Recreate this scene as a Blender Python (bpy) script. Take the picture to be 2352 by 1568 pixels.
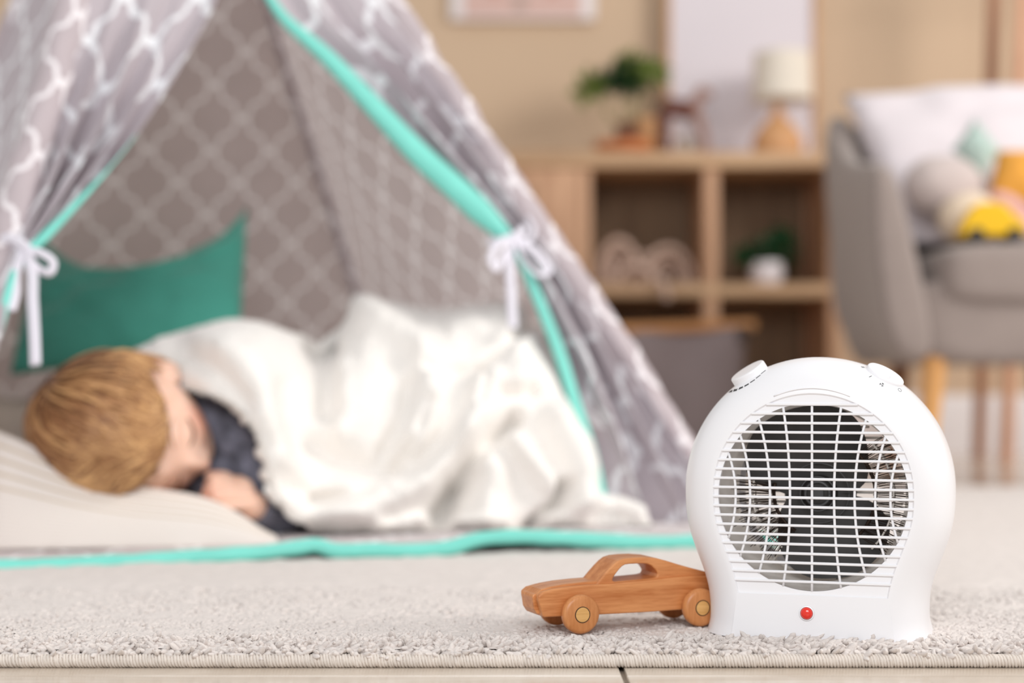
import bpy, bmesh, math, random
import numpy as np
from mathutils import Vector, Matrix
from mathutils.bvhtree import BVHTree
for _o in list(bpy.data.objects):
    bpy.data.objects.remove(_o)
sc = bpy.context.scene
col = sc.collection
random.seed(7)
rng = np.random.default_rng(7)
PI = math.pi

# ------------------------------------------------------------------ camera
F, H, HY = 3593.0, 0.2315, 884.0          # focal length in pixels, eye height, horizon row
cam = bpy.data.cameras.new('camera')
cam_o = bpy.data.objects.new('camera', cam)
col.objects.link(cam_o)
cam_o.location = (0, 0, H)
cam_o.rotation_euler = (PI / 2, 0, 0)
cam.sensor_width = 36
cam.lens = F / 2352 * 36
cam.shift_y = 100 / 2352
cam.clip_start = 0.05
cam.dof.use_dof = True
cam.dof.focus_distance = 1.325
cam.dof.aperture_fstop = 2.3
sc.camera = cam_o

# ------------------------------------------------------------------ light
w = bpy.data.worlds.new('world')
sc.world = w
w.use_nodes = True
bg = w.node_tree.nodes['Background']
bg.inputs[0].default_value = (1.0, 0.985, 0.97, 1)
bg.inputs[1].default_value = 0.64

def area(name, loc, target, size, power, color):
    l = bpy.data.lights.new(name, 'AREA')
    l.shape = 'RECTANGLE'
    l.size, l.size_y = size
    l.energy = power
    l.color = color
    o = bpy.data.objects.new(name, l)
    col.objects.link(o)
    o.location = loc
    o.rotation_euler = (Vector(target) - Vector(loc)).to_track_quat('-Z', 'Y').to_euler()
    return o
area('window_light_front', (-0.15, -1.70, 1.8), (-0.1, 1.9, 0.15), (1.9, 1.4), 64, (0.95, 0.98, 1.0))
area('window_light_right', (3.3, 1.6, 2.3), (0.2, 4.4, 0.5), (1.4, 1.6), 96, (1.0, 0.965, 0.92))

sc.view_settings.view_transform = 'Standard'
sc.view_settings.look = 'None'
sc.view_settings.gamma = 1
sc.view_settings.use_curve_mapping = False
sc.view_settings.exposure = 0.0

# ------------------------------------------------------------------ helpers
def A(*v):
    return np.array(v, float)
def P(x, y, Y):                            # the point at depth Y seen at photograph pixel x, y
    return A((x - 1176) / F * Y, Y, H - (y - HY) / F * Y)
def on_z(x, y, z):
    return P(x, y, (H - z) * F / (y - HY))
def on_plane(x, y, p0, n):
    d = A((x - 1176) / F, 1, -(y - HY) / F)
    o = A(0, 0, H)
    return o + d * (np.dot(p0 - o, n) / np.dot(d, n))
def unit(v):
    v = np.asarray(v, float)
    return v / np.linalg.norm(v)
def interp(x, pts):
    pts = np.array(pts, float)
    return np.interp(x, pts[:, 0], pts[:, 1])
def smooth_interp(x, pts):                 # monotone-ish cubic through the points
    pts = np.array(pts, float)
    px, py = pts[:, 0], pts[:, 1]
    m = np.gradient(py, px)
    x = np.clip(x, px[0], px[-1])
    i = np.clip(np.searchsorted(px, x) - 1, 0, len(px) - 2)
    h = px[i + 1] - px[i]
    t = (x - px[i]) / h
    return ((2*t**3 - 3*t**2 + 1) * py[i] + (t**3 - 2*t**2 + t) * h * m[i]
            + (-2*t**3 + 3*t**2) * py[i + 1] + (t**3 - t**2) * h * m[i + 1])
def lin(c):
    c = c / 255.0
    return c / 12.92 if c <= 0.04045 else ((c + 0.055) / 1.055) ** 2.4
def rgb(r, g, b):
    return (lin(r), lin(g), lin(b), 1)

# smooth value noise on arrays, for cloth and tufts
_perm = rng.random((64, 64, 64))
def vnoise(p):
    p = np.asarray(p, float)
    i = np.floor(p).astype(int)
    f = p - i
    f = f * f * (3 - 2 * f)
    r = 0
    for dx in (0, 1):
        for dy in (0, 1):
            for dz in (0, 1):
                wgt = (f[..., 0] if dx else 1 - f[..., 0]) * (f[..., 1] if dy else 1 - f[..., 1]) * (f[..., 2] if dz else 1 - f[..., 2])
                r = r + wgt * _perm[(i[..., 0] + dx) % 64, (i[..., 1] + dy) % 64, (i[..., 2] + dz) % 64]
    return r * 2 - 1

# ------------------------------------------------------------------ materials
class NT:
    def __init__(s, name):
        s.m = bpy.data.materials.new(name)
        s.m.use_nodes = True
        s.t = s.m.node_tree
        s.b = s.t.nodes['Principled BSDF']
    def n(s, kind, **kw):
        o = s.t.nodes.new(kind)
        for k, v in kw.items():
            setattr(o, k, v)
        return o
    def put(s, sock, v):
        if isinstance(v, bpy.types.NodeSocket):
            s.t.links.new(v, sock)
        else:
            sock.default_value = v
    def math(s, op, a, b=None, c=None):
        o = s.n('ShaderNodeMath', operation=op)
        for k, v in enumerate((a, b, c)):
            if v is not None:
                s.put(o.inputs[k], v)
        return o.outputs[0]
    def coord(s, which='Object', scale=(1, 1, 1), rot=(0, 0, 0)):
        tc = s.n('ShaderNodeTexCoord')
        mp = s.n('ShaderNodeMapping')
        mp.inputs['Scale'].default_value = scale
        mp.inputs['Rotation'].default_value = rot
        s.t.links.new(tc.outputs[which], mp.inputs[0])
        return mp.outputs[0]
    def noise(s, vec, scale, detail=3, rough=0.55, dist=0.0):
        o = s.n('ShaderNodeTexNoise')
        s.put(o.inputs['Vector'], vec)
        o.inputs['Scale'].default_value = scale
        o.inputs['Detail'].default_value = detail
        o.inputs['Roughness'].default_value = rough
        o.inputs['Distortion'].default_value = dist
        return o.outputs[0]
    def ramp(s, fac, stops):
        o = s.n('ShaderNodeValToRGB')
        s.put(o.inputs[0], fac)
        e = o.color_ramp.elements
        e[0].position, e[0].color = stops[0]
        e[1].position, e[1].color = stops[-1]
        for p, c in stops[1:-1]:
            k = e.new(p)
            k.color = c
        return o.outputs[0]
    def mix(s, fac, a, b):
        o = s.n('ShaderNodeMix', data_type='RGBA')
        s.put(o.inputs[0], fac)
        s.put(o.inputs[6], a)
        s.put(o.inputs[7], b)
        return o.outputs[2]
    def bump(s, h, strength, dist=0.001):
        o = s.n('ShaderNodeBump')
        o.inputs['Strength'].default_value = strength
        o.inputs['Distance'].default_value = dist
        s.put(o.inputs['Height'], h)
        s.t.links.new(o.outputs[0], s.b.inputs['Normal'])

def mat(name, c, rough=0.6, var=0.06, vscale=12, bump=0.0, bscale=300, bdist=0.001, metal=0, sheen=0, coat=0, stretch=(1, 1, 1), sub=0):
    t = NT(name)
    c = rgb(*c)
    v = t.coord('Object', stretch)
    nz = t.noise(v, vscale)
    lo = tuple(max(0, x * (1 - var)) for x in c[:3]) + (1,)
    hi = tuple(min(1, x * (1 + var)) for x in c[:3]) + (1,)
    t.put(t.b.inputs['Base Color'], t.ramp(nz, [(0.3, lo), (0.7, hi)]))
    t.b.inputs['Roughness'].default_value = rough
    t.b.inputs['Metallic'].default_value = metal
    t.b.inputs['Sheen Weight'].default_value = sheen
    t.b.inputs['Coat Weight'].default_value = coat
    if sub:
        t.b.inputs['Subsurface Weight'].default_value = sub
        t.b.inputs['Subsurface Radius'].default_value = (0.012, 0.005, 0.003)
        t.b.inputs['Subsurface Scale'].default_value = 1.0
    if bump:
        t.bump(t.noise(v, bscale, 2), bump, bdist)
    return t.m

def wood(name, c1, c2, scale=6, stretch=(1, 12, 12), rough=0.5, coat=0.0, fine=60, rot=(0, 0, 0), bump=0.1):
    t = NT(name)
    v = t.coord('Object', stretch, rot)
    a = t.noise(v, scale, 4, 0.6, 0.6)
    b = t.noise(v, fine, 2, 0.5)
    f = t.math('ADD', t.math('MULTIPLY', a, 0.72), t.math('MULTIPLY', b, 0.28))
    t.put(t.b.inputs['Base Color'], t.ramp(f, [(0.35, rgb(*c1)), (0.62, rgb(*c2))]))
    t.b.inputs['Roughness'].default_value = rough
    t.b.inputs['Coat Weight'].default_value = coat
    t.b.inputs['Coat Roughness'].default_value = 0.25
    t.bump(b, bump, 0.0004)
    return t.m

def trellis(name, base, line, per=(0.112, 0.120), width=0.22, rough=0.85, translucent=0.0):
    """printed cotton: interlocking four-lobed trellis, from the cloth's own UV in metres"""
    t = NT(name)
    uv = t.n('ShaderNodeUVMap')
    sp = t.n('ShaderNodeSeparateXYZ')
    t.t.links.new(uv.outputs[0], sp.inputs[0])
    x = t.math('MULTIPLY', sp.outputs[0], 2 * PI / per[0])
    y = t.math('MULTIPLY', sp.outputs[1], 2 * PI / per[1])
    cx, cy = t.math('COSINE', x), t.math('COSINE', y)
    def cosk(v, k): return t.math('COSINE', t.math('MULTIPLY', v, k))
    wob = t.math('SUBTRACT', t.math('SUBTRACT', cosk(x, 3.0), cosk(x, 5.0)), t.math('SUBTRACT', cosk(y, 3.0), cosk(y, 5.0)))
    g = t.math('ADD', t.math('ADD', cx, cy), t.math('MULTIPLY', wob, 0.10))
    sx2 = t.math('POWER', t.math('SINE', x), 2.0)
    sy2 = t.math('POWER', t.math('SINE', y), 2.0)
    slope = t.math('SQRT', t.math('ADD', t.math('ADD', sx2, sy2), 0.10))
    g = t.math('DIVIDE', t.math('ABSOLUTE', g), slope)
    mr = t.n('ShaderNodeMapRange')
    t.put(mr.inputs[0], g)
    mr.inputs[1].default_value = width - 0.05
    mr.inputs[2].default_value = width + 0.05
    mr.inputs[3].default_value = 1
    mr.inputs[4].default_value = 0
    nz = t.noise(t.coord('Object'), 18)
    b = rgb(*base)
    b2 = tuple(k * 0.93 for k in b[:3]) + (1,)
    t.put(t.b.inputs['Base Color'], t.mix(mr.outputs[0], t.ramp(nz, [(0.3, b2), (0.7, b)]), rgb(*line)))
    t.b.inputs['Roughness'].default_value = rough
    t.b.inputs['Sheen Weight'].default_value = 0.1
    t.bump(t.noise(t.coord('Object'), 900, 1), 0.15, 0.0005)
    if translucent:
        out = t.t.nodes['Material Output']
        tr = t.n('ShaderNodeBsdfTranslucent')
        t.t.links.new(t.b.inputs['Base Color'].links[0].from_socket, tr.inputs[0])
        mx = t.n('ShaderNodeMixShader')
        mx.inputs[0].default_value = translucent
        t.t.links.new(t.b.outputs[0], mx.inputs[1])
        t.t.links.new(tr.outputs[0], mx.inputs[2])
        t.t.links.new(mx.outputs[0], out.inputs[0])
    return t.m

# ------------------------------------------------------------------ objects
def tag(o, label=None, cat=None, group=None, kind=None):
    for k, v in (('label', label), ('category', cat), ('group', group), ('kind', kind)):
        if v:
            o[k] = v
    return o
def empty(name, loc, label, cat, group=None, rotz=0.0):
    o = bpy.data.objects.new(name, None)
    o.empty_display_size = 0.05
    col.objects.link(o)
    o.location = tuple(loc)
    o.rotation_euler = (0, 0, rotz)
    return tag(o, label, cat, group)
def root_of(o):
    while o.parent:
        o = o.parent
    return o
def raw_mesh(name, V, faces, uv=None, mats=(), smooth=True, midx=None, sharp=None):
    V = np.asarray(V, float)
    me = bpy.data.meshes.new(name)
    if isinstance(faces, np.ndarray):
        k = faces.shape[1]
        n = len(faces)
        me.vertices.add(len(V))
        me.vertices.foreach_set('co', V.astype(np.float32).ravel())
        me.loops.add(n * k)
        me.loops.foreach_set('vertex_index', faces.astype(np.int32).ravel())
        me.polygons.add(n)
        me.polygons.foreach_set('loop_start', np.arange(0, n * k, k, dtype=np.int32))
        me.polygons.foreach_set('loop_total', np.full(n, k, dtype=np.int32))
        me.update(calc_edges=True)
        me.validate()
    else:
        me.from_pydata([tuple(v) for v in V], [], [tuple(f) for f in faces])
        me.update()
    if uv is not None:
        lay = me.uv_layers.new(name='UVMap')
        vi = np.empty(len(me.loops), dtype=np.int32)
        me.loops.foreach_get('vertex_index', vi)
        lay.data.foreach_set('uv', np.asarray(uv, np.float32)[vi].ravel())
    for m in mats:
        me.materials.append(m)
    if midx is not None:
        me.polygons.foreach_set('material_index', np.asarray(midx, np.int32))
    me.polygons.foreach_set('use_smooth', np.full(len(me.polygons), bool(smooth)))
    if sharp is not None:
        me.set_sharp_from_angle(angle=math.radians(sharp))
    return me
def obj(name, V, faces, m, parent=None, world=True, smooth=True, uv=None, midx=None, sharp=None, label=None, cat=None, group=None, kind=None):
    """one mesh object; V in world space (or, with world=False, in its root's own space)"""
    V = np.asarray(V, float)
    mats = m if isinstance(m, (list, tuple)) else [m]
    if parent is None:
        if world:
            base = A((V[:, 0].min() + V[:, 0].max()) / 2, (V[:, 1].min() + V[:, 1].max()) / 2, V[:, 2].min())
        else:
            base = A(0, 0, 0)
        V = V - base
    elif world:
        r = root_of(parent)
        M = np.array(Matrix.LocRotScale(r.location, r.rotation_euler, None).inverted())
        V = V @ M[:3, :3].T + M[:3, 3]
    o = bpy.data.objects.new(name, raw_mesh(name, V, faces, uv, mats, smooth, midx, sharp))
    col.objects.link(o)
    if parent is None:
        o.location = tuple(base)
    else:
        o.parent = parent
    return tag(o, label, cat, group, kind)
def grid_faces(nu, nv, wu=False, wv=False, off=0):
    """vertices laid out [i*nv + j]"""
    i = np.arange(nu if wu else nu - 1)
    j = np.arange(nv if wv else nv - 1)
    I, J = np.meshgrid(i, j, indexing='ij')
    I2, J2 = (I + 1) % nu, (J + 1) % nv
    return np.stack([I*nv + J, I2*nv + J, I2*nv + J2, I*nv + J2], -1).reshape(-1, 4) + off
class MB:
    """collects simple solids into one mesh"""
    def __init__(s):
        s.V, s.F, s.n = [], [], 0
    def add(s, V, Fc):
        V = np.asarray(V, float)
        s.V.append(V)
        s.F += [tuple(int(k) + s.n for k in f) for f in Fc]
        s.n += len(V)
        return s
    def box(s, lo, hi, bev=0.0, M=None):
        lo, hi = A(*lo), A(*hi)
        if bev <= 0:
            V = np.array([[(lo, hi)[a][0], (lo, hi)[b][1], (lo, hi)[c][2]] for a in (0, 1) for b in (0, 1) for c in (0, 1)])
            Fc = [(0, 1, 3, 2), (4, 6, 7, 5), (0, 4, 5, 1), (2, 3, 7, 6), (0, 2, 6, 4), (1, 5, 7, 3)]
        else:
            bm = bmesh.new()
            bmesh.ops.create_cube(bm, size=1)
            for v in bm.verts:
                v.co = Vector([lo[k] + (v.co[k] + 0.5) * (hi[k] - lo[k]) for k in range(3)])
            bmesh.ops.bevel(bm, geom=list(bm.edges), offset=min(bev, 0.45 * (hi - lo).min()), segments=2, affect='EDGES', profile=0.6)
            bm.verts.index_update()
            V = np.array([v.co[:] for v in bm.verts])
            Fc = [[v.index for v in f.verts] for f in bm.faces]
            bm.free()
        if M is not None:
            V = V @ M[0].T + M[1]
        return s.add(V, Fc)
    def lathe(s, prof, c, axis=(0, 0, 1), n=32, cap=True):
        """profile of (radius, height) turned about an axis from point c"""
        ax = unit(axis)
        a1 = unit(np.cross(ax, (0, 1, 0) if abs(ax[1]) < 0.9 else (1, 0, 0)))
        a2 = np.cross(ax, a1)
        th = np.linspace(0, 2 * PI, n, endpoint=False)
        V = []
        for r, h in prof:
            V.append(A(*c) + ax * h + r * (np.cos(th)[:, None] * a1 + np.sin(th)[:, None] * a2))
        V = np.concatenate(V)
        Fc = [tuple(f) for f in grid_faces(len(prof), n, False, True)]
        if cap:
            Fc.append(tuple(range(n))[::-1])
            Fc.append(tuple(range((len(prof) - 1) * n, len(prof) * n)))
        return s.add(V, Fc)
    def tube(s, pts, r, n=10, flat=None, up=(0, 0, 1), cap=True):
        """swept tube; flat=(a, b) gives an elliptical section a across, b along `up`-ish"""
        pts = np.asarray(pts, float)
        r = np.broadcast_to(np.asarray(r, float), (len(pts),))
        T = np.gradient(pts, axis=0)
        T /= np.linalg.norm(T, axis=1)[:, None] + 1e-12
        th = np.linspace(0, 2 * PI, n, endpoint=False)
        V = []
        n1 = None
        for k in range(len(pts)):
            if n1 is None:
                n1 = np.cross(T[k], up)
                if np.linalg.norm(n1) < 1e-3:
                    n1 = np.cross(T[k], (1, 0, 0.1))
            else:
                n1 = n1 - T[k] * np.dot(n1, T[k])
            n1 = unit(n1)
            n2 = np.cross(T[k], n1)
            fa, fb = flat if flat else (1, 1)
            V.append(pts[k] + r[k] * (fa * np.cos(th)[:, None] * n1 + fb * np.sin(th)[:, None] * n2))
        Fc = [tuple(f) for f in grid_faces(len(pts), n, False, True)]
        if cap:
            Fc.append(tuple(range(n)))
            Fc.append(tuple(range((len(pts) - 1) * n, len(pts) * n))[::-1])
        return s.add(np.concatenate(V), Fc)
    def ball(s, c, r, n=16, m=10, R=None):
        r = np.broadcast_to(np.asarray(r, float), (3,))
        th = np.linspace(0, 2 * PI, n, endpoint=False)
        ph = np.linspace(0.001, PI - 0.001, m)
        V = np.stack([np.outer(np.sin(ph), np.cos(th)), np.outer(np.sin(ph), np.sin(th)), np.outer(np.cos(ph), np.ones(n))], -1).reshape(-1, 3) * r
        if R is not None:
            V = V @ R.T
        Fc = [tuple(f) for f in grid_faces(m, n, False, True)] + [tuple(range(n))[::-1], tuple(range((m-1)*n, m*n))]
        return s.add(V + A(*c), Fc)
    def prism(s, poly, d0, d1, M=None):
        """polygon in (x, z), extruded along y from d0 to d1"""
        k = len(poly)
        V = [(x, d0, z) for x, z in poly] + [(x, d1, z) for x, z in poly]
        Fc = [tuple(range(k)), tuple(range(k, 2 * k))[::-1]] + [(i, i + k, (i + 1) % k + k, (i + 1) % k) for i in range(k)]
        V = np.array(V)
        if M is not None:
            V = V @ M[0].T + M[1]
        return s.add(V, Fc)
    def build(s, name, m, parent=None, sharp=40, fix=True, **kw):
        o = obj(name, np.concatenate(s.V), s.F, m, parent, sharp=None, **kw)
        bm = bmesh.new()
        bm.from_mesh(o.data)
        bmesh.ops.recalc_face_normals(bm, faces=bm.faces)
        bm.to_mesh(o.data)
        bm.free()
        if sharp:
            o.data.set_sharp_from_angle(angle=math.radians(sharp))
        return o
def rotz(a):
    c, s = math.cos(a), math.sin(a)
    return A([c, -s, 0], [s, c, 0], [0, 0, 1])
def subsurf(o, lv=2):
    m = o.modifiers.new('subdivision', 'SUBSURF')
    m.levels = m.render_levels = lv
    return o
def bevel(o, wd, seg=2, ang=35):
    m = o.modifiers.new('bevel', 'BEVEL')
    m.width, m.segments, m.limit_method, m.angle_limit = wd, seg, 'ANGLE', math.radians(ang)
    return o
def smooth_path(pts, n):
    pts = np.asarray(pts, float)
    d = np.concatenate([[0], np.cumsum(np.linalg.norm(np.diff(pts, axis=0), axis=1))])
    t = np.linspace(0, d[-1], n)
    return np.stack([smooth_interp(t, np.stack([d, pts[:, k]], 1)) for k in range(pts.shape[1])], 1)
def cushion(corners, thick, concave=0.10, n=30, lift=None, power=0.5, wrinkle=0.004, seed=0):
    """a stuffed cushion between four corners (00, 10, 11, 01)"""
    c00, c10, c11, c01 = [A(*c) for c in corners]
    nr = unit(np.cross(c10 - c00, c01 - c00))
    u, v = np.meshgrid(np.linspace(0, 1, n), np.linspace(0, 1, n), indexing='ij')
    uu = 0.5 + (u - 0.5) * (1 - concave * 4 * v * (1 - v))
    vv = 0.5 + (v - 0.5) * (1 - concave * 4 * u * (1 - u))
    B = ((1-uu)*(1-vv))[..., None]*c00 + (uu*(1-vv))[..., None]*c10 + (uu*vv)[..., None]*c11 + ((1-uu)*vv)[..., None]*c01
    t = thick / 2 * np.maximum(16 * u*(1-u)*v*(1-v), 0) ** power
    t = t * (1 + 0.10 * vnoise(np.stack([u*4 + seed, v*4, u*0 + seed*3.1], -1)))
    t += (wrinkle * vnoise(np.stack([u*9, v*9 + seed, u*0 + seed], -1))) * (t > thick * 0.05)
    top = B + t[..., None] * nr
    bot = B - t[..., None] * nr
    if lift is not None:
        top, bot = lift(top), lift(bot)
    V = np.concatenate([top.reshape(-1, 3), bot.reshape(-1, 3)])
    f1 = grid_faces(n, n)
    f2 = grid_faces(n, n, off=n*n)[:, ::-1]
    uvp = np.stack([u, v], -1).reshape(-1, 2) * np.array([np.linalg.norm(c10-c00), np.linalg.norm(c01-c00)])
    return V, np.concatenate([f1, f2]), np.concatenate([uvp, uvp])
def weld(o, d=1e-5):
    bm = bmesh.new()
    bm.from_mesh(o.data)
    bmesh.ops.remove_doubles(bm, verts=bm.verts, dist=d)
    bm.to_mesh(o.data)
    bm.free()
    return o
# ------------------------------------------------------------------ the room
M_wall = mat('wall paint', (206, 180, 153), 0.9, 0.03, 1.5, 0.08, 250)
M_base = mat('white trim', (232, 226, 226), 0.45, 0.02)
M_grout = mat('grout', (140, 126, 112), 0.9)
def tile_material():
    t = NT('glazed beige tile')
    v = t.coord('Object', (1.0, 5, 1))
    nz = t.noise(v, 3, 5, 0.62, 0.8)
    t.put(t.b.inputs['Base Color'], t.ramp(nz, [(0.3, rgb(196, 180, 163)), (0.55, rgb(214, 201, 187)), (0.75, rgb(226, 215, 204))]))
    t.b.inputs['Roughness'].default_value = 0.16
    return t.m
M_tile = tile_material()
WALL_Y = 5.25
floor = obj('floor', *(lambda m: (np.concatenate(m.V), m.F))(MB().box((-3.4, 0.3, -0.06), (3.9, WALL_Y, -0.004))), M_grout, kind='structure', smooth=False)
TS, X0, Y0 = 0.60, 0.0895, 1.2455 - 0.6
tile_me = None
for i in range(-5, 6):
    for j in range(0, 8):
        x0, y0 = X0 + i * TS, Y0 + j * TS
        if y0 > WALL_Y - 0.02:
            continue
        if tile_me is None:
            b = MB().box((0.0022, 0.0018, -0.008), (TS - 0.0022, TS - 0.0018, 0), 0.001)
            tile_me = raw_mesh('tile', np.concatenate(b.V), b.F, None, [M_tile], False)
        o = bpy.data.objects.new('tile', tile_me)
        col.objects.link(o)
        o.parent = floor
        o.location = (x0 - floor.location.x, y0 - floor.location.y, 0 - floor.location.z)
wall = MB().box((-3.4, WALL_Y, -0.06), (3.9, WALL_Y + 0.12, 2.9)).build('wall_back', M_wall, kind='structure', smooth=False)
bb = MB()
bb.prism([(-0.022, 0.0), (-0.022, 0.175), (-0.016, 0.195), (0, 0.2), (0, 0.0)], -3.4, 3.9, (A([0, 1, 0], [1, 0, 0], [0, 0, 1]), A(0, WALL_Y, 0.0)))
bb.build('baseboard_back', M_base, kind='structure', smooth=False)

# ------------------------------------------------------------------ sideboard and what stands on it
M_oak = wood('oak veneer', (168, 130, 96), (206, 170, 132), 3, (1, 8, 8), 0.55)
M_oakv = wood('oak veneer upright', (172, 128, 96), (204, 160, 126), 3, (8, 8, 1), 0.55)
M_back = wood('shade brown back board', (116, 92, 70), (140, 114, 88), 3, (8, 8, 1), 0.7)  # brown kept dark to paint in the shade on the wall behind
SY, SD = 4.84, 0.38
def sx(x, Y=SY): return (x - 1176) / F * Y
def sz(y, Y=SY): return H - (y - HY) / F * Y
side = empty('sideboard', (sx(1495), SY + SD / 2, 0), 'low oak sideboard with open cube shelves and one door standing against the beige wall', 'sideboard')
xl, xr = sx(1072), sx(1925)
ztop, zt2, zm1, zm2, zb1, zb2 = sz(349), sz(384), sz(651), sz(680), sz(968), sz(1000)
MB().box((xl - .01, SY - .012, zt2), (xr + .01, SY + SD, ztop), .004).build('top_board', M_oak, side)
MB().box((sx(1345), SY, zm2), (xr - .025, SY + SD - .02, zm1), .002).build('shelf', M_oak, side)
MB().box((xl, SY, zb2), (xr, SY + SD, zb1), .002).build('bottom_board', M_oak, side)
for xa, xb in ((xl, xl + .035), (sx(1333), sx(1357)), (sx(1618), sx(1651)), (xr - .028, xr)):
    MB().box((xa, SY + .002, zb1), (xb, SY + SD - .012, zt2), .002).build('upright', M_oakv, side)
MB().box((xl + .03, SY + SD - .012, zb1), (xr - .02, SY + SD - .004, zt2)).build('back_panel', M_back, side)  # added board; its dark tone stands for shade seen through the open back
MB().box((sx(1842, SY + SD), SY + SD - .045, zb1), (sx(1872, SY + SD), SY + SD - .013, zt2), .002).build('back_rail', M_oakv, side)
door = MB().box((xl + .037, SY - .004, zb1 + .003), (sx(1331), SY + .016, zt2 - .003), .003).build('door', M_oakv, side)
MB().box((sx(1222), SY - .010, zb1 + .05), (sx(1226), SY - .003, zt2 - .05), .002).build('panel_groove', M_back, door)
for xa in (xl + .05, xr - .09):
    for ya in (SY + .03, SY + SD - .07):
        MB().lathe([(.018, 0), (.026, zb2)], (xa + .02, ya + .02, 0)).build('leg', M_oakv, side)

ST = ztop
def top(x, Y=SY + .12): return A((x - 1176) / F * Y, Y, ST)
S5 = F / (SY + .12)
# leaning poster
M_poster = mat('blank poster paper', (222, 214, 220), 0.7, 0.015, 3)
M_frame = wood('thin oak frame', (178, 132, 92), (206, 160, 116), 4, (8, 8, 1), 0.5)
Yp = SY + .33
po = empty('leaning_poster', (sx(1702, Yp), Yp, ST), 'large blank white poster in a thin wooden frame leaning on the wall behind the lamp', 'picture')
pxl, pxr = sx(1527, Yp), sx(1880, Yp)
MB().box((pxl + .012, Yp + .004, ST + .012), (pxr - .012, Yp + .014, ST + .68)).build('poster_sheet', M_poster, po)
fr = MB()
for lo, hi in (((pxl, Yp - .008, ST), (pxl + .018, Yp + .02, ST + .7)), ((pxr - .018, Yp - .008, ST), (pxr, Yp + .02, ST + .7)),
               ((pxl, Yp - .008, ST), (pxr, Yp + .02, ST + .018)), ((pxl, Yp - .008, ST + .682), (pxr, Yp + .02, ST + .7))):
    fr.box(lo, hi, .002)
fr.build('frame', M_frame, po)
# pink picture on the wall
M_pink = mat('pink print', (214, 180, 170), 0.7, 0.03, 3)
M_white = mat('white lacquer', (232, 224, 224), 0.5, 0.01)
M_grey = mat('grey print', (182, 160, 150), 0.7)
M_red = mat('rose print', (205, 140, 125), 0.7)
Yw = WALL_Y
wx0, wx1, wz0 = sx(1036, Yw), sx(1366, Yw), sz(50, Yw)
wp = empty('wall_picture', ((wx0 + wx1) / 2, Yw, wz0), 'pink print with a white border hung on the wall above the tent edge', 'picture')
MB().box((wx0, Yw - .035, wz0), (wx1, Yw - .001, wz0 + .36), .003).build('frame', M_white, wp)
pk = MB().box((wx0 + .045, Yw - .0375, wz0 + .01), (wx1 - .045, Yw - .034, wz0 + .34)).build('print', M_pink, wp)
cx = (wx0 + wx1) / 2
MB().lathe([(.002, 0), (.024, .001), (.024, .002), (.001, .003)], (cx - .01, Yw - .037, wz0 + .055), (0, -1, 0), 20).build('grey_mark', M_grey, pk)
for s in (-1, 1):
    MB().lathe([(.002, 0), (.03, .001), (.03, .002), (.001, .003)], (cx + s * .095, Yw - .037, wz0 + .11), (0, -1, 0), 20).build('rose_mark', M_red, pk)
# lamp
M_clay = mat('sand coloured ceramic', (208, 156, 108), 0.5, 0.05, 8)
M_shade = mat('cream linen shade', (232, 222, 208), 0.9, 0.03, 30, 0.2, 500)
lp = top(1786, SY + .13)
lamp = empty('table_lamp', lp, 'table lamp with a gourd shaped sand ceramic base and cream drum shade', 'lamp')
k = (SY + .13) / F
prof = [(.052, 0), (.074, .01), (.082, .035), (.080, .058), (.062, .09), (.036, .118), (.020, .135), (.0165, .15), (.0175, .165), (.013, .17)]
MB().lathe(prof, lp).build('lamp_base', M_clay, lamp)
MB().lathe([(.006, .165), (.006, .30)], lp, n=12).build('stem', M_frame, lamp)
sc_ = lp + A(.016, 0, 0)
MB().lathe([(.096, .182), (.091, .330), (.089, .330), (.094, .182)], sc_, cap=False, n=40).build('lamp_shade', M_shade, lamp)
# plant in brown pot, standing on an orange board
M_leaf1 = mat('fresh leaf', (112, 128, 56), 0.5, 0.3, 40)
M_leaf2 = mat('deep leaf', (30, 66, 34), 0.5, 0.3, 40)
M_stem = mat('plant stem', (128, 122, 72), 0.7)
M_brown = mat('brown glaze', (112, 64, 36), 0.35, 0.1)
M_orange = mat('orange stained wood', (204, 126, 76), 0.5, 0.12, 12)
M_tan = mat('woven tan pot', (204, 154, 108), 0.8, 0.08, 30, 0.4, 200)
M_soil = mat('soil', (70, 52, 40), 0.95, 0.3)
ob = top(1432, SY + .09)
tr = empty('wooden_tray', ob, 'low orange wooden bowl under the brown pot on the sideboard', 'tray')
MB().lathe([(.060, 0), (.088, .018), (.094, .040), (.089, .040), (.080, .020), (.01, .016)], ob, n=40).build('bowl', M_orange, tr)
pb = ob + A(.012, 0, .0165)
pl = empty('potted_plant', pb, 'bushy green plant on thin stems in a brown pot beside the tan pot', 'plant')
MB().lathe([(.028, 0), (.034, .015), (.038, .082), (.035, .086), (.034, .08), (.005, .078)], pb).build('pot', M_brown, pl)
def leaf_cloud(name, c, rad, n, size, m, parent, seed):
    r = np.random.default_rng(seed)
    b = MB()
    for _ in range(n):
        d = unit(r.normal(size=3)) * r.random() ** 0.4
        c0 = A(*c) + d * A(*rad)
        t = unit(d + r.normal(size=3) * 0.6)
        s = unit(np.cross(t, r.normal(size=3)))
        nn = np.cross(t, s)
        L = size * (0.7 + 0.6 * r.random())
        V = [c0, c0 + t*L*.35 + s*L*.28 + nn*L*.06, c0 + t*L*.75 + s*L*.2 + nn*L*.04, c0 + t*L, c0 + t*L*.75 - s*L*.2 + nn*L*.04, c0 + t*L*.35 - s*L*.28 + nn*L*.06, c0 + t*L*.5 - nn*L*.03]
        b.add(V, [(0, 1, 6), (1, 2, 6), (2, 3, 6), (3, 4, 6), (4, 5, 6), (5, 0, 6)])
    return b.build(name, m, parent, kind='stuff')
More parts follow.
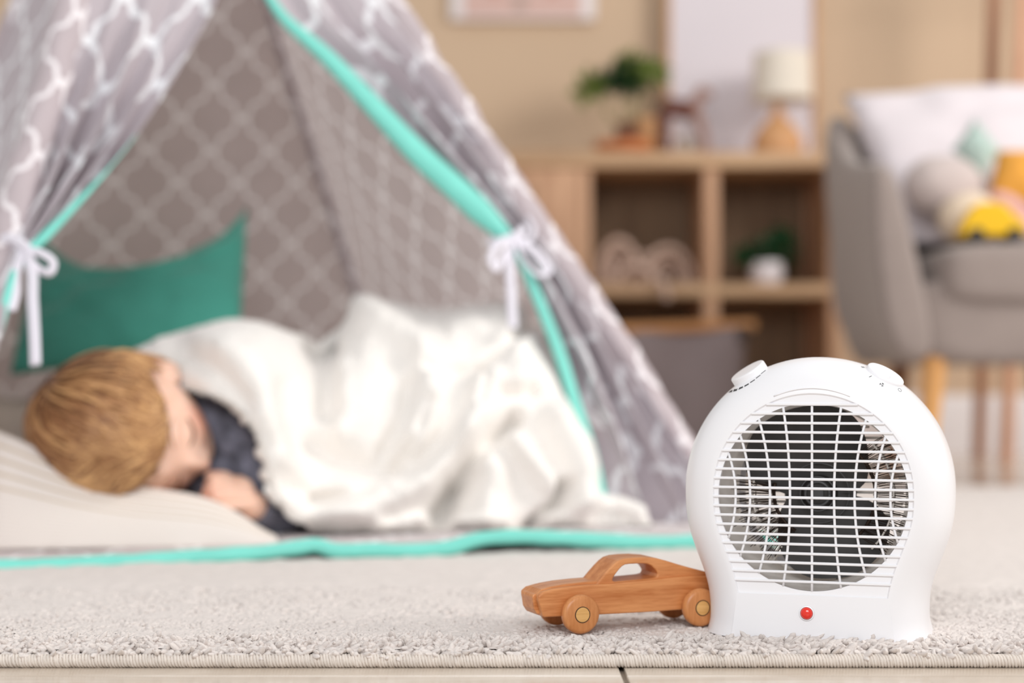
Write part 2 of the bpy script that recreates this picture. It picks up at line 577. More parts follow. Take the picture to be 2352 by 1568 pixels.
cl = [(1390, 192, 1), (1370, 190, 0), (1430, 165, 1), (1432, 185, 1), (1462, 160, 0), (1490, 172, 0), (1440, 150, 0), (1500, 160, 0), (1455, 188, 1), (1352, 205, 0)]
st = MB()
for q, (x, y, dk) in enumerate(cl):
    c = P(x, y, SY + .09)
    leaf_cloud('foliage', c, (.044, .042, .032), 52, .033, M_leaf2 if dk else M_leaf1, pl, 20 + q)
    st.tube(smooth_path([pb + A(0, 0, .055), pb * .45 + c * .55 + A(.004 * q - .02, 0, .0), c], 7), .002, 6)
st.build('stem', M_stem, pl)
tp = top(1487, SY + .15)
tan = empty('plant_pot', tp, 'empty tapered tan pot standing right of the brown potted plant', 'pot')
MB().lathe([(.044, 0), (.049, .02), (.058, .118), (.058, .126), (.054, .126), (.046, .03), (.01, .025)], tp).build('pot', M_tan, tan)
# horse figurine and white ball vase
M_dark = wood('dark stained wood', (84, 42, 34), (120, 66, 50), 8, (1, 8, 8), 0.45)
M_dark2 = wood('greyed brown wood', (140, 104, 94), (164, 128, 116), 8, (8, 8, 1), 0.5)
hb = top(1578, SY + .10)
hz = empty('horse_figurine', hb, 'dark brown wooden horse figurine standing over the white ball on the sideboard', 'figurine')
def hp(x, y, dy=0): return P(x, y, SY + .10 + dy)
MB().tube(smooth_path([hp(1524, 250), hp(1545, 248), hp(1572, 252), hp(1598, 256)], 14), [.022, .030, .033, .033, .032, .030, .030, .030, .031, .033, .033, .031, .026, .014], 14).build('body', M_dark, hz)
MB().tube(smooth_path([hp(1592, 250), hp(1602, 228), hp(1612, 214)], 8), [.024, .023, .022, .021, .020, .018, .017, .014], 12).build('neck', M_dark2, hz)
MB().tube(smooth_path([hp(1600, 212), hp(1618, 212), hp(1636, 219)], 7), [.013, .018, .019, .017, .015, .013, .010], 12).build('head', M_dark2, hz)
for dy in (-.016, .016):
    MB().tube(smooth_path([hp(1532, 255, dy), hp(1526, 290, dy), A(*(hp(1532, 336, dy)[:2]), ST)], 9), [.018, .018, .017, .016, .015, .0145, .014, .014, .015], 10).build('leg', M_dark, hz)
    MB().tube(smooth_path([hp(1594, 258, dy), hp(1612, 295, dy), A(*(hp(1622, 336, dy)[:2]), ST)], 9), [.018, .018, .017, .016, .015, .0145, .014, .014, .015], 10).build('leg', M_dark2, hz)
MB().tube(smooth_path([hp(1526, 244), hp(1514, 262), hp(1510, 292)], 7), [.005, .007, .008, .008, .007, .005, .002], 8).build('tail', M_dark, hz)
vb = top(1576, SY + .17)
vs = empty('white_vase', vb, 'small round white vase seen between the legs of the brown horse', 'vase')
MB().lathe([(.020, 0), (.034, .012), (.042, .036), (.038, .058), (.024, .072), (.016, .076), (.014, .076), (.020, .068)], vb).build('vase_body', mat('off white glaze', (226, 214, 202), 0.45), vs)
# beads in the left cube
M_bead = mat('pale beech bead', (206, 178, 162), 0.55, 0.12, 20)
bc = A(sx(1482), SY + .10, zm1)
gl = empty('bead_garland', bc, 'strand of pale wooden beads heaped in the left open cube of the sideboard', 'garland')
bead_me = None
def bead(p, r=.0125):
    global bead_me
    if bead_me is None:
        b = MB().lathe([(.003, -.9), (.55, -.78), (.93, -.35), (1, 0), (.93, .35), (.55, .78), (.003, .9)], (0, 0, 0), n=12)
        bead_me = raw_mesh('bead', np.concatenate(b.V), b.F, None, [M_bead])
    o = bpy.data.objects.new('bead', bead_me)
    col.objects.link(o)
    o.parent = gl
    o.location = tuple(p - bc)
    o.scale = (r, r, r)
    o.rotation_euler = (random.random() * 3, random.random() * 3, 0)
pathb = []
def arch(x0, x1, yt, Y): 
    t = np.linspace(0, PI, 22)
    return [A(sx((x0 + x1) / 2 - math.cos(a) * (x1 - x0) / 2, Y), Y, zm1 + .013 + math.sin(a) * (sz(yt, Y) - zm1)) for a in t]
cordpts = []
for args in ((1376, 1466, 562, SY + .10), (1392, 1450, 584, SY + .13), (1406, 1436, 608, SY + .16), (1478, 1590, 580, SY + .10), (1496, 1572, 600, SY + .13), (1514, 1554, 620, SY + .16), (1440, 1520, 596, SY + .19), (1420, 1500, 620, SY + .07)):
    ap = arch(*args)
    cordpts.append(ap)
    for p in ap:
        bead(p)
hang = [A(sx(1500 + k * 4), SY + .03 - .005 * k, zm1 + .013) for k in range(5)] + [A(sx(1520 + k * 2.5), SY - .028, zm1 + .006 - k * .0125) for k in range(5)]
for p in hang:
    bead(p)
cb = MB()
for ap in cordpts + [hang]:
    cb.tube(ap, .0015, 5)
cb.build('cord', M_stem, gl)
# small plant in white pot, right cube
wb = A(sx(1760, SY + .14), SY + .14, zm1)
p2 = empty('potted_plant', wb, 'small dark green plant in a round white pot inside the right cube shelf', 'plant')
MB().lathe([(.036, 0), (.050, .016), (.055, .046), (.050, .076), (.046, .076), (.046, .064), (.01, .062)], wb).build('pot', mat('white glazed pot', (232, 226, 230), 0.3), p2)
M_leaf3 = mat('dark foliage', (22, 70, 34), 0.5, 0.35, 40)
for q, (dx, dz, rr) in enumerate(((-.055, .10, .032), (-.02, .115, .04), (.03, .12, .042), (.065, .10, .036), (.035, .155, .035), (.0, .09, .05), (-.075, .095, .02), (.06, .15, .025))):
    leaf_cloud('foliage', wb + A(dx, 0, dz), (rr, rr, rr * .75), 55, .026, M_leaf3, p2, 60 + q)
st = MB()
for q in range(6):
    st.tube(smooth_path([wb + A(.005 * (q - 3), 0, .062), wb + A(.02 * (q - 2.5), 0, .085), wb + A(.025 * (q - 2.5), 0, .12)], 5), .002, 5)
st.build('stem', M_stem, p2)
# fabric toy bin in front of the sideboard
M_felt = mat('grey bin cloth', (142, 128, 128), 0.95, 0.05, 6, 0.2, 300)
M_rim = wood('warm beech rail', (184, 124, 72), (206, 148, 92), 4, (1, 8, 8), 0.5)
M_brk = mat('dark leather tab', (70, 54, 46), 0.6)
BY = 4.25
bx0, bx1 = (1405 - 1176) / F * BY, (1735 - 1176) / F * BY
zr0, zr1 = H - (757 - HY) / F * BY, H - (745 - HY) / F * BY
bn = empty('storage_bin', ((bx0 + bx1) / 2, BY + .15, 0), 'grey fabric storage bin with wooden rails standing before the sideboard', 'bin')
n = 14
for dy in (0, .30):
    MB().tube([A(bx0, BY + dy, zr0), A(bx1, BY + dy, zr1)], .0145, 14).build('rail', M_rim, bn)
def slack(y0, sgn):
    u, v = np.meshgrid(np.linspace(0, 1, n), np.linspace(0, 1, n), indexing='ij')
    x = bx0 + .03 + (bx1 - bx0 - .06) * (u * (1 - .10 * v) + .05 * v)
    z = (zr0 + (zr1 - zr0) * u - .008) * (1 - v) + .02 * v
    y = y0 + sgn * (.03 * np.sin(PI * v) * np.sin(PI * u)) + sgn * .01 * np.sin(u * 9 + v * 2)
    return np.stack([x, y, z], -1).reshape(-1, 3)
for nm, yy, sg in (('front_cloth', BY, -1), ('rear_cloth', BY + .30, 1)):
    o = obj(nm, slack(yy, sg), grid_faces(n, n), M_felt, bn)
    sm = o.modifiers.new('thickness', 'SOLIDIFY'); sm.thickness = .004
for nm, ue in (('end_cloth', 0), ('end_cloth', n - 1)):
    a = slack(BY, -1).reshape(n, n, 3)[ue]
    b = slack(BY + .30, 1).reshape(n, n, 3)[ue]
    V = np.stack([a * (1 - t) + b * t for t in np.linspace(0, 1, 5)])
    V[1:-1, :, 2] -= .015
    o = obj(nm, V.reshape(-1, 3), grid_faces(5, n), M_felt, bn)
    sm = o.modifiers.new('thickness', 'SOLIDIFY'); sm.thickness = .004
MB().box((bx0 + .04, BY + .02, .004), (bx1 - .05, BY + .28, .022), .004).build('bin_base', M_felt, bn)
for xx, zz in ((bx0 + .025, zr0), (bx1 - .035, zr1)):
    for dy in (0, .30):
        MB().box((xx - .016, BY + dy - .017, zz - .05), (xx + .016, BY + dy + .017, zz - .004), .004).build('tab', M_brk, bn)

# ------------------------------------------------------------------ armchair
M_up = mat('taupe upholstery', (146, 133, 127), 0.95, 0.04, 10, 0.3, 700, sheen=0.25)
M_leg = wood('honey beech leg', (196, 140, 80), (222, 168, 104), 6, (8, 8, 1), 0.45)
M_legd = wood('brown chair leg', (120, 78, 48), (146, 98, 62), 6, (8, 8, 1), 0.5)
CY = 3.36
ac = empty('armchair', (1.16, CY + .40, 0), 'taupe upholstered tub armchair on splayed wooden legs beside the sideboard', 'armchair')
CX = 1.16
def rbox_loft(sections, n=20, p=4.0):
    """superellipse cross sections: (center xyz, half x, half z) stacked along y; returns V, faces"""
    th = np.linspace(0, 2 * PI, n, endpoint=False)
    c, s = np.cos(th), np.sin(th)
    V = []
    for (cx_, cy_, cz_), hx, hz, sk in sections:
        x = np.sign(c) * np.abs(c) ** (2 / p) * hx
        z = np.sign(s) * np.abs(s) ** (2 / p) * hz
        V.append(np.stack([cx_ + x + sk * z, np.full(n, cy_), cz_ + z], -1))
    Fc = [tuple(f) for f in grid_faces(len(sections), n, False, True)] + [tuple(range(n)), tuple(range((len(sections)-1)*n, len(sections)*n))[::-1]]
    return np.concatenate(V), Fc
def arm(sgn):
    n, p = 28, 3.4
    th = np.linspace(0, 2 * PI, n, endpoint=False)
    c = np.sign(np.cos(th)) * np.abs(np.cos(th)) ** (2 / p)
    q = np.sign(np.sin(th)) * np.abs(np.sin(th)) ** (2 / p)
    V = []
    # depth, top, then outer and inner edge at the top and at the bottom
    rows = ((0.0, .66, .375, .330, .345, .255, .035), (.006, .69, .388, .335, .332, .240, .008), (.025, .71, .392, .330, .325, .235, 0),
            (.12, .73, .392, .318, .322, .232, 0), (.32, .75, .390, .290, .318, .225, 0), (.50, .82, .384, .270, .305, .215, 0),
            (.62, .915, .376, .30, .285, .21, 0), (.70, .935, .362, .28, .26, .20, 0), (.75, .90, .33, .25, .24, .18, .02))
    for y, zt, ot, ob_, it, ib, sh in rows:
        zb = .283 + sh
        f = (q + 1) / 2
        o_, i_ = ob_ + (ot - ob_) * f ** .55, ib + (it - ib) * f
        x = (o_ + i_) / 2 + c * (o_ - i_) / 2
        V.append(np.stack([CX + sgn * x, np.full(n, CY + y), zb + (zt - zb) * f], -1))
    Fc = [tuple(k) for k in grid_faces(len(rows), n, False, True)] + [tuple(range(n)), tuple(range((len(rows)-1)*n, len(rows)*n))[::-1]]
    return np.concatenate(V), Fc
for s in (-1, 1):
    b = MB(); b.add(*arm(s)); subsurf(b.build('arm', M_up, ac, sharp=None), 1)
b = MB()
b.add(*rbox_loft([((CX, CY + y, .375), hx, .095, 0) for y, hx in ((.015, .26), (.03, .285), (.1, .30), (.5, .30), (.68, .27), (.70, .24))], 28, 5))
subsurf(b.build('seat_base', M_up, ac, sharp=None), 1)
b = MB()
b.add(*rbox_loft([((CX, CY + y, .472), hx, hz, 0) for y, hx, hz in ((-.012, .19, .045), (0, .222, .062), (.03, .235, .07), (.2, .238, .075), (.5, .235, .07), (.60, .21, .05))], 28, 4.5))
subsurf(b.build('seat_cushion', M_up, ac, sharp=None), 1)
S = []
for y, hx, zt, dz in ((.52, .26, .86, 0), (.55, .31, .92, 0), (.64, .345, .945, 0), (.74, .335, .94, 0), (.78, .29, .90, 0)):
    S.append(((CX, CY + y, (zt + .30) / 2), hx, (zt - .30) / 2, 0))
b = MB(); b.add(*rbox_loft(S, 32, 4))
subsurf(b.build('backrest', M_up, ac, sharp=None), 1)
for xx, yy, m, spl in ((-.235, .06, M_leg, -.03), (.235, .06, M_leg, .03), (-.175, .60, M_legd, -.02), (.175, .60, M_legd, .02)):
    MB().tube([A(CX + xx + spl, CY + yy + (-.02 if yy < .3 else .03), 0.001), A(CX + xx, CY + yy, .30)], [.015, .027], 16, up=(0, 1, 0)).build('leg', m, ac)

M_waf = mat('white waffle cotton', (222, 213, 217), 0.95, 0.02, 20, 0.5, 160, sheen=0.2)
M_plush = mat('stone plush', (196, 182, 178), 0.95, 0.05, 30, 0.5, 300, sheen=0.3)
M_mint = mat('mint plush', (178, 198, 190), 0.95, 0.05, 30, 0.4, 300, sheen=0.2)
M_must = mat('mustard cotton', (224, 158, 64), 0.9, 0.05, 20, 0.3, 400)
M_rose = mat('rose knit', (220, 172, 168), 0.9, 0.05, 20)
M_oat = mat('oatmeal plush', (226, 206, 182), 0.95, 0.05, 30, 0.4, 300, sheen=0.2)
V, Fc, uv = cushion([(.90, 3.66, .56), (1.55, 3.64, .56), (1.53, 3.96, 1.00), (.835, 3.95, .965)], .15, .03, 30, power=.4, wrinkle=.01, seed=5)
weld(obj('back_cushion', V, Fc, M_waf, uv=uv, label='large white cushion leaning on the back of the taupe armchair', cat='cushion'))
def blob(name, c, r, m, label, cat, R=None, noise=.06, seed=1, pinch=None):
    b = MB().ball((0, 0, 0), 1, 32, 22)
    V = np.concatenate(b.V)
    d = V * (1 + noise * vnoise(V * 2.2 + seed)[:, None])
    if pinch is not None:
        d = pinch(d)
    d = d * A(*r)
    if R is not None:
        d = d @ R.T
    return obj(name, d + A(*c), b.F, m, label=label, cat=cat)
blob('plush_cushion', P(2165, 428, 3.58) , (.088, .065, .072), M_plush, 'stone grey plush cushion lying on the left arm side of the armchair', 'cushion', seed=3)
V, Fc, uv = cushion([P(2258, 408, 3.58), P(2298, 345, 3.60), P(2238, 272, 3.63), P(2186, 345, 3.61)], .07, .04, 20, power=.6)
weld(obj('mint_cushion', V, Fc, M_mint, uv=uv, label='pale mint diamond shaped cushion propped against the white back cushion', cat='cushion'))
V, Fc, uv = cushion([P(2262, 475, 3.56), P(2440, 490, 3.55), P(2450, 350, 3.62), P(2290, 345, 3.62)], .09, .04, 22, power=.5)
weld(obj('mustard_cushion', V, Fc, M_must, uv=uv, label='mustard yellow cushion right of the mint cushion on the armchair', cat='cushion'))
SEAT = .543
blob('oatmeal_ball', (P(2228, 500, 3.50)[0], 3.50, SEAT + .058), (.072, .06, .062), M_oat, 'round oatmeal coloured plush ball behind the yellow toy car', 'plush toy', seed=8, noise=.03)
b = MB().tube(smooth_path([A(P(2272, 455, 3.50)[0], 3.49, P(2272, 452, 3.5)[2]), P(2310, 466, 3.47), P(2345, 492, 3.46), A(1.13, 3.45, SEAT + .02)], 12), [.010, .018, .02, .021, .022, .022, .022, .022, .022, .021, .02, .012], 12)
b.build('rose_plush', M_rose, label='rose pink soft toy strip draped over the yellow toy car', cat='plush toy')
# yellow toy car on the seat
M_yel = mat('yellow paint', (232, 184, 10), 0.35, 0.02)
M_blk = mat('black tyre', (34, 32, 34), 0.6)
Yy = CY + .05
yx0, yx1 = (2208 - 1176) / F * Yy, (2362 - 1176) / F * Yy
yc = empty('yellow_toy_car', ((yx0 + yx1) / 2, Yy + .03, SEAT), 'bright yellow toy car with black wheels parked on the armchair seat', 'toy car')
L = yx1 - yx0
prof = [(0, .012), (.004, .03), (.05, .04), (.10, .052), (.2, .070), (.3, .078), (.6, .079), (.72, .070), (.82, .052), (.95, .044), (1, .03), (1, .012)]
prof = [(yx0 + (a * L if a > .005 else a), SEAT + z * 1.12) for a, z in prof]
bevel(MB().prism(prof, Yy, Yy + .06).build('body', M_yel, yc), .006, 3)
for u in (.23, .80):
    for yy in (Yy - .006, Yy + .058):
        MB().lathe([(.004, 0), (.015, .001), (.0165, .004), (.0165, .010), (.0, .012)], (yx0 + u * L, yy, SEAT + .0165), (0, 1, 0), 24).build('wheel', M_blk, yc)
# clothes rack at the right
M_rack = wood('pale pine rod', (196, 142, 112), (220, 170, 138), 6, (8, 8, 1), 0.5)
M_rackd = wood('brown pine rod', (150, 104, 78), (176, 126, 96), 6, (8, 8, 1), 0.5)
RY = 4.62
rk = empty('clothes_rack', ((2330 - 1176) / F * RY, RY + .15, 0), 'wooden clothes rack with upright rods standing behind the armchair', 'rack')
def rodx(x, Y): return (x - 1176) / F * Y
MB().tube([A(rodx(2310, RY), RY, .0), A(rodx(2356, RY + .14), RY + .14, 1.7)], .0205, 14, up=(0, 1, 0)).build('rod', M_rack, rk)
MB().tube([A(rodx(2248, RY + .3), RY + .30, .0), A(rodx(2290, RY + .16), RY + .16, 1.7)], .0205, 14, up=(0, 1, 0)).build('rod', M_rackd, rk)
MB().tube([A(rodx(2310, RY) + .7, RY, .0), A(rodx(2336, RY) + .7, RY + .14, 1.7)], .0205, 14, up=(0, 1, 0)).build('rod', M_rack, rk)
MB().tube([A(rodx(2248, RY + .3) + .7, RY + .30, .0), A(rodx(2280, RY + .3) + .7, RY + .16, 1.7)], .0205, 14, up=(0, 1, 0)).build('rod', M_rackd, rk)
MB().tube([A(rodx(2280, RY) - .05, RY + .15, 1.66), A(rodx(2310, RY) + .78, RY + .15, 1.66)], .018, 14).build('cross_rod', M_rack, rk)
# ------------------------------------------------------------------ rug
RUG = 0.015
M_rugc = mat('rug yarn', (221, 212, 207), 0.95, 0.05, 60, 0.4, 900, sheen=0.15)
M_bind = mat('rug binding yarn', (222, 212, 203), 0.8, 0.06, 60, 0.3, 1200)
RX0, RX1, RY0, RY1 = -1.9, 2.1, 1.283, 3.36
rug = empty('rug', ((RX0 + RX1) / 2, (RY0 + RY1) / 2, 0), 'cream shaggy rug with a whipped edge spread over the tiled floor', 'rug')
b = MB().box((RX0, RY0, 0.0003), (RX1, RY1, .0085), 0.001)
b.build('backing', M_bind, rug, smooth=False)
nx, ny = 520, 300
gx = np.linspace(RX0, RX1, nx)
gy = RY0 + .012 + (RY1 - RY0 - .014) * np.linspace(0, 1, ny) ** 1.35
X, Yg = np.meshgrid(gx, gy, indexing='ij')
Z = .0125 + .0016 * vnoise(np.stack([X * 90, Yg * 90, X * 0], -1)) + .0012 * vnoise(np.stack([X * 9, Yg * 9, X * 0 + 5], -1))
Z = np.where(Yg > 1.7, Z + .0022, Z)
obj('pile_ground', np.stack([X, Yg, Z], -1).reshape(-1, 3), grid_faces(nx, ny), M_rugc, rug, kind='stuff')
# yarn ends: pointed tufts, tipped over every way
def tuft_template(n=6, rings=6):
    th = np.linspace(0, 2 * PI, n, endpoint=False)
    t = np.linspace(0, 1, rings)
    r = np.array([.6, .95, 1.0, .97, .74, .04])
    V = []
    for k in range(rings):
        tw = th + t[k] * 1.8
        V.append(np.stack([r[k] * np.cos(tw), r[k] * .72 * np.sin(tw), np.full(n, t[k])], -1))
    V = np.concatenate(V)
    V[:, 0] += 0.25 * V[:, 2] ** 2
    return V, grid_faces(rings, n, False, True)
TV, TF = tuft_template()
def tufts(name, pos, length, wid, tilt, yaw, roll):
    n = len(pos)
    cy, sy_ = np.cos(yaw), np.sin(yaw)
    ct, st_ = np.cos(tilt), np.sin(tilt)
    cr, sr = np.cos(roll), np.sin(roll)
    x = TV[None, :, 0] * wid[:, None]
    y = TV[None, :, 1] * wid[:, None]
    z = TV[None, :, 2] * length[:, None]
    x, y = x * cr[:, None] - y * sr[:, None], x * sr[:, None] + y * cr[:, None]
    x, z = x * ct[:, None] + z * st_[:, None], -x * st_[:, None] + z * ct[:, None]
    x, y = x * cy[:, None] - y * sy_[:, None], x * sy_[:, None] + y * cy[:, None]
    V = np.stack([x, y, z], -1) + pos[:, None, :]
    Fc = (TF[None] + (np.arange(n) * len(TV))[:, None, None]).reshape(-1, 4)
    return obj(name, V.reshape(-1, 3), Fc, M_rugc, rug, kind='stuff')
def scatter(x0, x1, y0, y1, sp, jit=.9):
    xs, ys = np.meshgrid(np.arange(x0, x1, sp), np.arange(y0, y1, sp), indexing='ij')
    p = np.stack([xs.ravel(), ys.ravel()], -1)
    return p + (rng.random(p.shape) - .5) * sp * jit * 2
# shaggy front fringe
p = scatter(-.80, 1.05, RY0 + .0052, RY0 + .060, .0041)
n = len(p)
fr_ = (p[:, 1] - RY0) / .06
clump = vnoise(np.stack([p[:, 0] * 45, p[:, 1] * 45, p[:, 0] * 0], -1))
pos = np.stack([p[:, 0], p[:, 1], .0086 + .0032 * np.clip(fr_ * 2.2, 0, 1) + .0018 * clump], -1)
yaw = np.where(rng.random(n) < .75, -PI / 2 + rng.normal(size=n) * .9, rng.random(n) * 2 * PI) + clump * 1.2
tilt = np.clip(1.28 + .22 * rng.normal(size=n) - .1 * fr_, .5, 1.6)
tufts('pile', pos, .0080 + .0060 * rng.random(n), .0024 + .0010 * rng.random(n), tilt, yaw, rng.random(n) * 6)
# flattened pile behind it, coarser as it recedes
for (y0, y1, sp, xa, xb) in ((RY0 + .055, 1.46, .0043, -.80, 1.05), (1.46, 1.66, .0056, -.85, 1.1), (1.66, 1.95, .0085, -.95, 1.3)):
    p = scatter(xa, xb, y0, y1, sp)
    n = len(p)
    clump = vnoise(np.stack([p[:, 0] * 30, p[:, 1] * 30, p[:, 0] * 0 + 2], -1))
    pos = np.stack([p[:, 0], p[:, 1], .0120 + .0010 * clump + .0003 * rng.normal(size=n) - .0022 * (sp - .0043) / .004], -1)
    yaw = rng.random(n) * 2 * PI
    tilt = np.clip(1.54 + .06 * rng.normal(size=n), 1.2, 1.64)
    tufts('pile', pos, (.0060 + .0035 * rng.random(n)) * sp / .0046, (.0023 + .0007 * rng.random(n)) * (sp / .0046) ** .5, tilt, yaw, rng.random(n) * 6)
# whipped edge: slanted stitches round a cord
b = MB().tube([A(RX0, RY0, .0055), A(RX1, RY0, .0055)], .0046, 12)
edge = b.build('binding', M_bind, rug)
n = int((1.05 + .80) / .0026)
xs = -.80 + np.arange(n) * .0026 + rng.normal(size=n) * .0002
th = np.linspace(-.4, PI + .9, 9)
ring = np.linspace(0, 2 * PI, 5, endpoint=False)
cx_ = (th - PI / 2) * .0011
R = .0046
V = np.empty((n, 9, 5, 3))
for k in range(9):
    ce = A(0, -math.sin(th[k]) * R, math.cos(th[k]) * R)
    out = A(0, -math.sin(th[k]), math.cos(th[k]))
    rr = .0013 + .0002 * rng.normal(size=n)
    for q in range(5):
        V[:, k, q, 0] = xs + cx_[k] + rr * math.cos(ring[q])
        V[:, k, q, 1] = RY0 + ce[1] + out[1] * rr * math.sin(ring[q])
        V[:, k, q, 2] = .0055 + ce[2] + out[2] * rr * math.sin(ring[q])
fc = grid_faces(9, 5, False, True)
Fc = (fc[None] + (np.arange(n) * 45)[:, None, None]).reshape(-1, 4)
obj('stitches', V.reshape(-1, 3), Fc, M_bind, edge, kind='stuff')

# ------------------------------------------------------------------ play tent
FLp, FRp, BRp, BLp = A(-.697, 1.83, .018), A(.337, 2.37, .018), A(-.197, 3.30, .018), A(-1.29, 2.80, .018)
APEX = A(-.2207 * 2.5, 2.5, H + .4567 * 2.5)
C_OUT, L_OUT = (206, 195, 195), (250, 248, 250)
M_cloth = trellis('printed tent cotton', C_OUT, L_OUT, translucent=0.45)
M_flap = trellis('printed flap cotton', (200, 190, 196), (250, 251, 255), per=(.128, .138), width=.27, translucent=0.18)
M_sleeve = trellis('printed sleeve cotton', (202, 189, 193), (252, 246, 249), per=(.100, .118), width=.27, translucent=0.12)
M_inner = trellis('tent cotton reverse', (182, 170, 165), (214, 204, 200), translucent=0.45)
M_teal = mat('turquoise satin binding', (122, 216, 202), 0.42, 0.05, 20, sheen=0.2)
M_tie = mat('white cotton tape', (232, 228, 238), 0.8, 0.02)
tent = empty('play_tent', tuple((FLp + FRp + BRp + BLp) / 4 * A(1, 1, 0) + A(0, 0, RUG)), 'grey trellis print play tent with turquoise edges tied open over the sleeping child', 'tent')
def frame2(a, p1, p2):
    ev = unit((p1 + p2) / 2 - a)
    eu = p2 - p1
    eu = unit(eu - ev * np.dot(eu, ev))
    return eu, ev
def panel(name, p1, p2, sag, seed, m=None):
    eu, ev = frame2(APEX, p1, p2)
    nr = np.cross(eu, ev)
    ctr = (FLp + FRp + BRp + BLp) / 4 + A(0, 0, .5)
    if np.dot(nr, ctr - APEX) < 0:
        nr = -nr                                       # points into the tent
    nu, nv = 50, 60
    u, v = np.meshgrid(np.linspace(0, 1, nu), np.linspace(.005, 1, nv), indexing='ij')
    B = APEX + v[..., None] * ((1 - u)[..., None] * (p1 - APEX) + u[..., None] * (p2 - APEX))
    off = sag * np.sin(PI * u) * np.sin(PI * v ** .8) + .012 * vnoise(np.stack([u * 3 + seed, v * 3, u * 0], -1)) * np.sin(PI * u) * v
    off += .006 * np.sin(u * 16 + 3 * v + seed) * v ** 3
    V = B + off[..., None] * nr
    uv = np.stack([(B - APEX) @ eu, (B - APEX) @ ev], -1).reshape(-1, 2)
    Fc = grid_faces(nu, nv)
    return obj(name, V.reshape(-1, 3), Fc, m or M_cloth, tent, uv=uv)
panel('back_panel', BLp, BRp, .02, 1.3)
panel('right_panel', FRp, BRp, .05, 4.1)
panel('left_panel', BLp, FLp, .03, 7.7, M_flap)
# pole sleeves
for nm, foot, seed in (('FL', FLp, 1), ('FR', FRp, 2), ('BR', BRp, 3), ('BL', BLp, 4)):
    n, k = 160, 20
    t = np.linspace(0.0, 1.0, n)
    th = np.linspace(0, 2 * PI, k + 1)
    ax = unit(foot - APEX)
    a1 = unit(np.cross(ax, A(0, 1, 0)))
    a2 = np.cross(ax, a1)
    L = np.linalg.norm(foot - APEX)
    T, TH = np.meshgrid(t, th, indexing='ij')
    cyc = np.stack([np.cos(TH) * 1.2, np.sin(TH) * 1.2, T * L * 22 + seed * 7], -1)
    r0 = .0245 if nm in ('FL', 'FR') else .013
    R = r0 * (1 + .16 * vnoise(cyc) * np.clip(T * 3, 0, 1)) + .0007 * np.sin(T * L * 120 + 3 * vnoise(cyc * .4))
    V = APEX + (foot - APEX) * T[..., None] + R[..., None] * (np.cos(TH)[..., None] * a1 + np.sin(TH)[..., None] * a2)
    uv = np.stack([TH * r0 * 1.1 + seed * .031, T * L], -1)
    obj('pole_sleeve', V.reshape(-1, 3), grid_faces(n, k + 1), M_sleeve, tent, uv=uv.reshape(-1, 2))
# the two front flaps, gathered and tied
n_f = np.cross(FRp - FLp, APEX - FLp)
n_f = unit(n_f)
if n_f[1] > 0: n_f = -n_f                              # towards the viewer's side
def pole_line(p0, p1):
    ys, xs = [], []
    for t in np.linspace(0, 1, 60):
        q = APEX + (p1 - APEX) * t
        ys.append(HY - (q[2] - H) / q[1] * F)
        xs.append(1176 + q[0] / q[1] * F)
    return np.stack([ys, xs], 1)
LP, RP = pole_line(APEX, FLp), pole_line(APEX, FRp)
R_in = [(-757, 383), (-400, 458), (-150, 545), (0, 596), (60, 636), (147, 734), (268, 850), (379, 957), (460, 1046), (530, 1118), (565, 1150), (600, 1172), (688, 1212), (829, 1268), (965, 1311), (1028, 1333), (1130, 1358), (1215, 1372)]
L_in = [(-757, 383), (-300, 470), (-120, 505), (0, 494), (126, 432), (252, 357), (367, 276), (419, 232), (488, 168), (562, 96), (605, 52), (677, 15), (751, -6), (900, -60), (1300, -160)]
flap_edge = {}
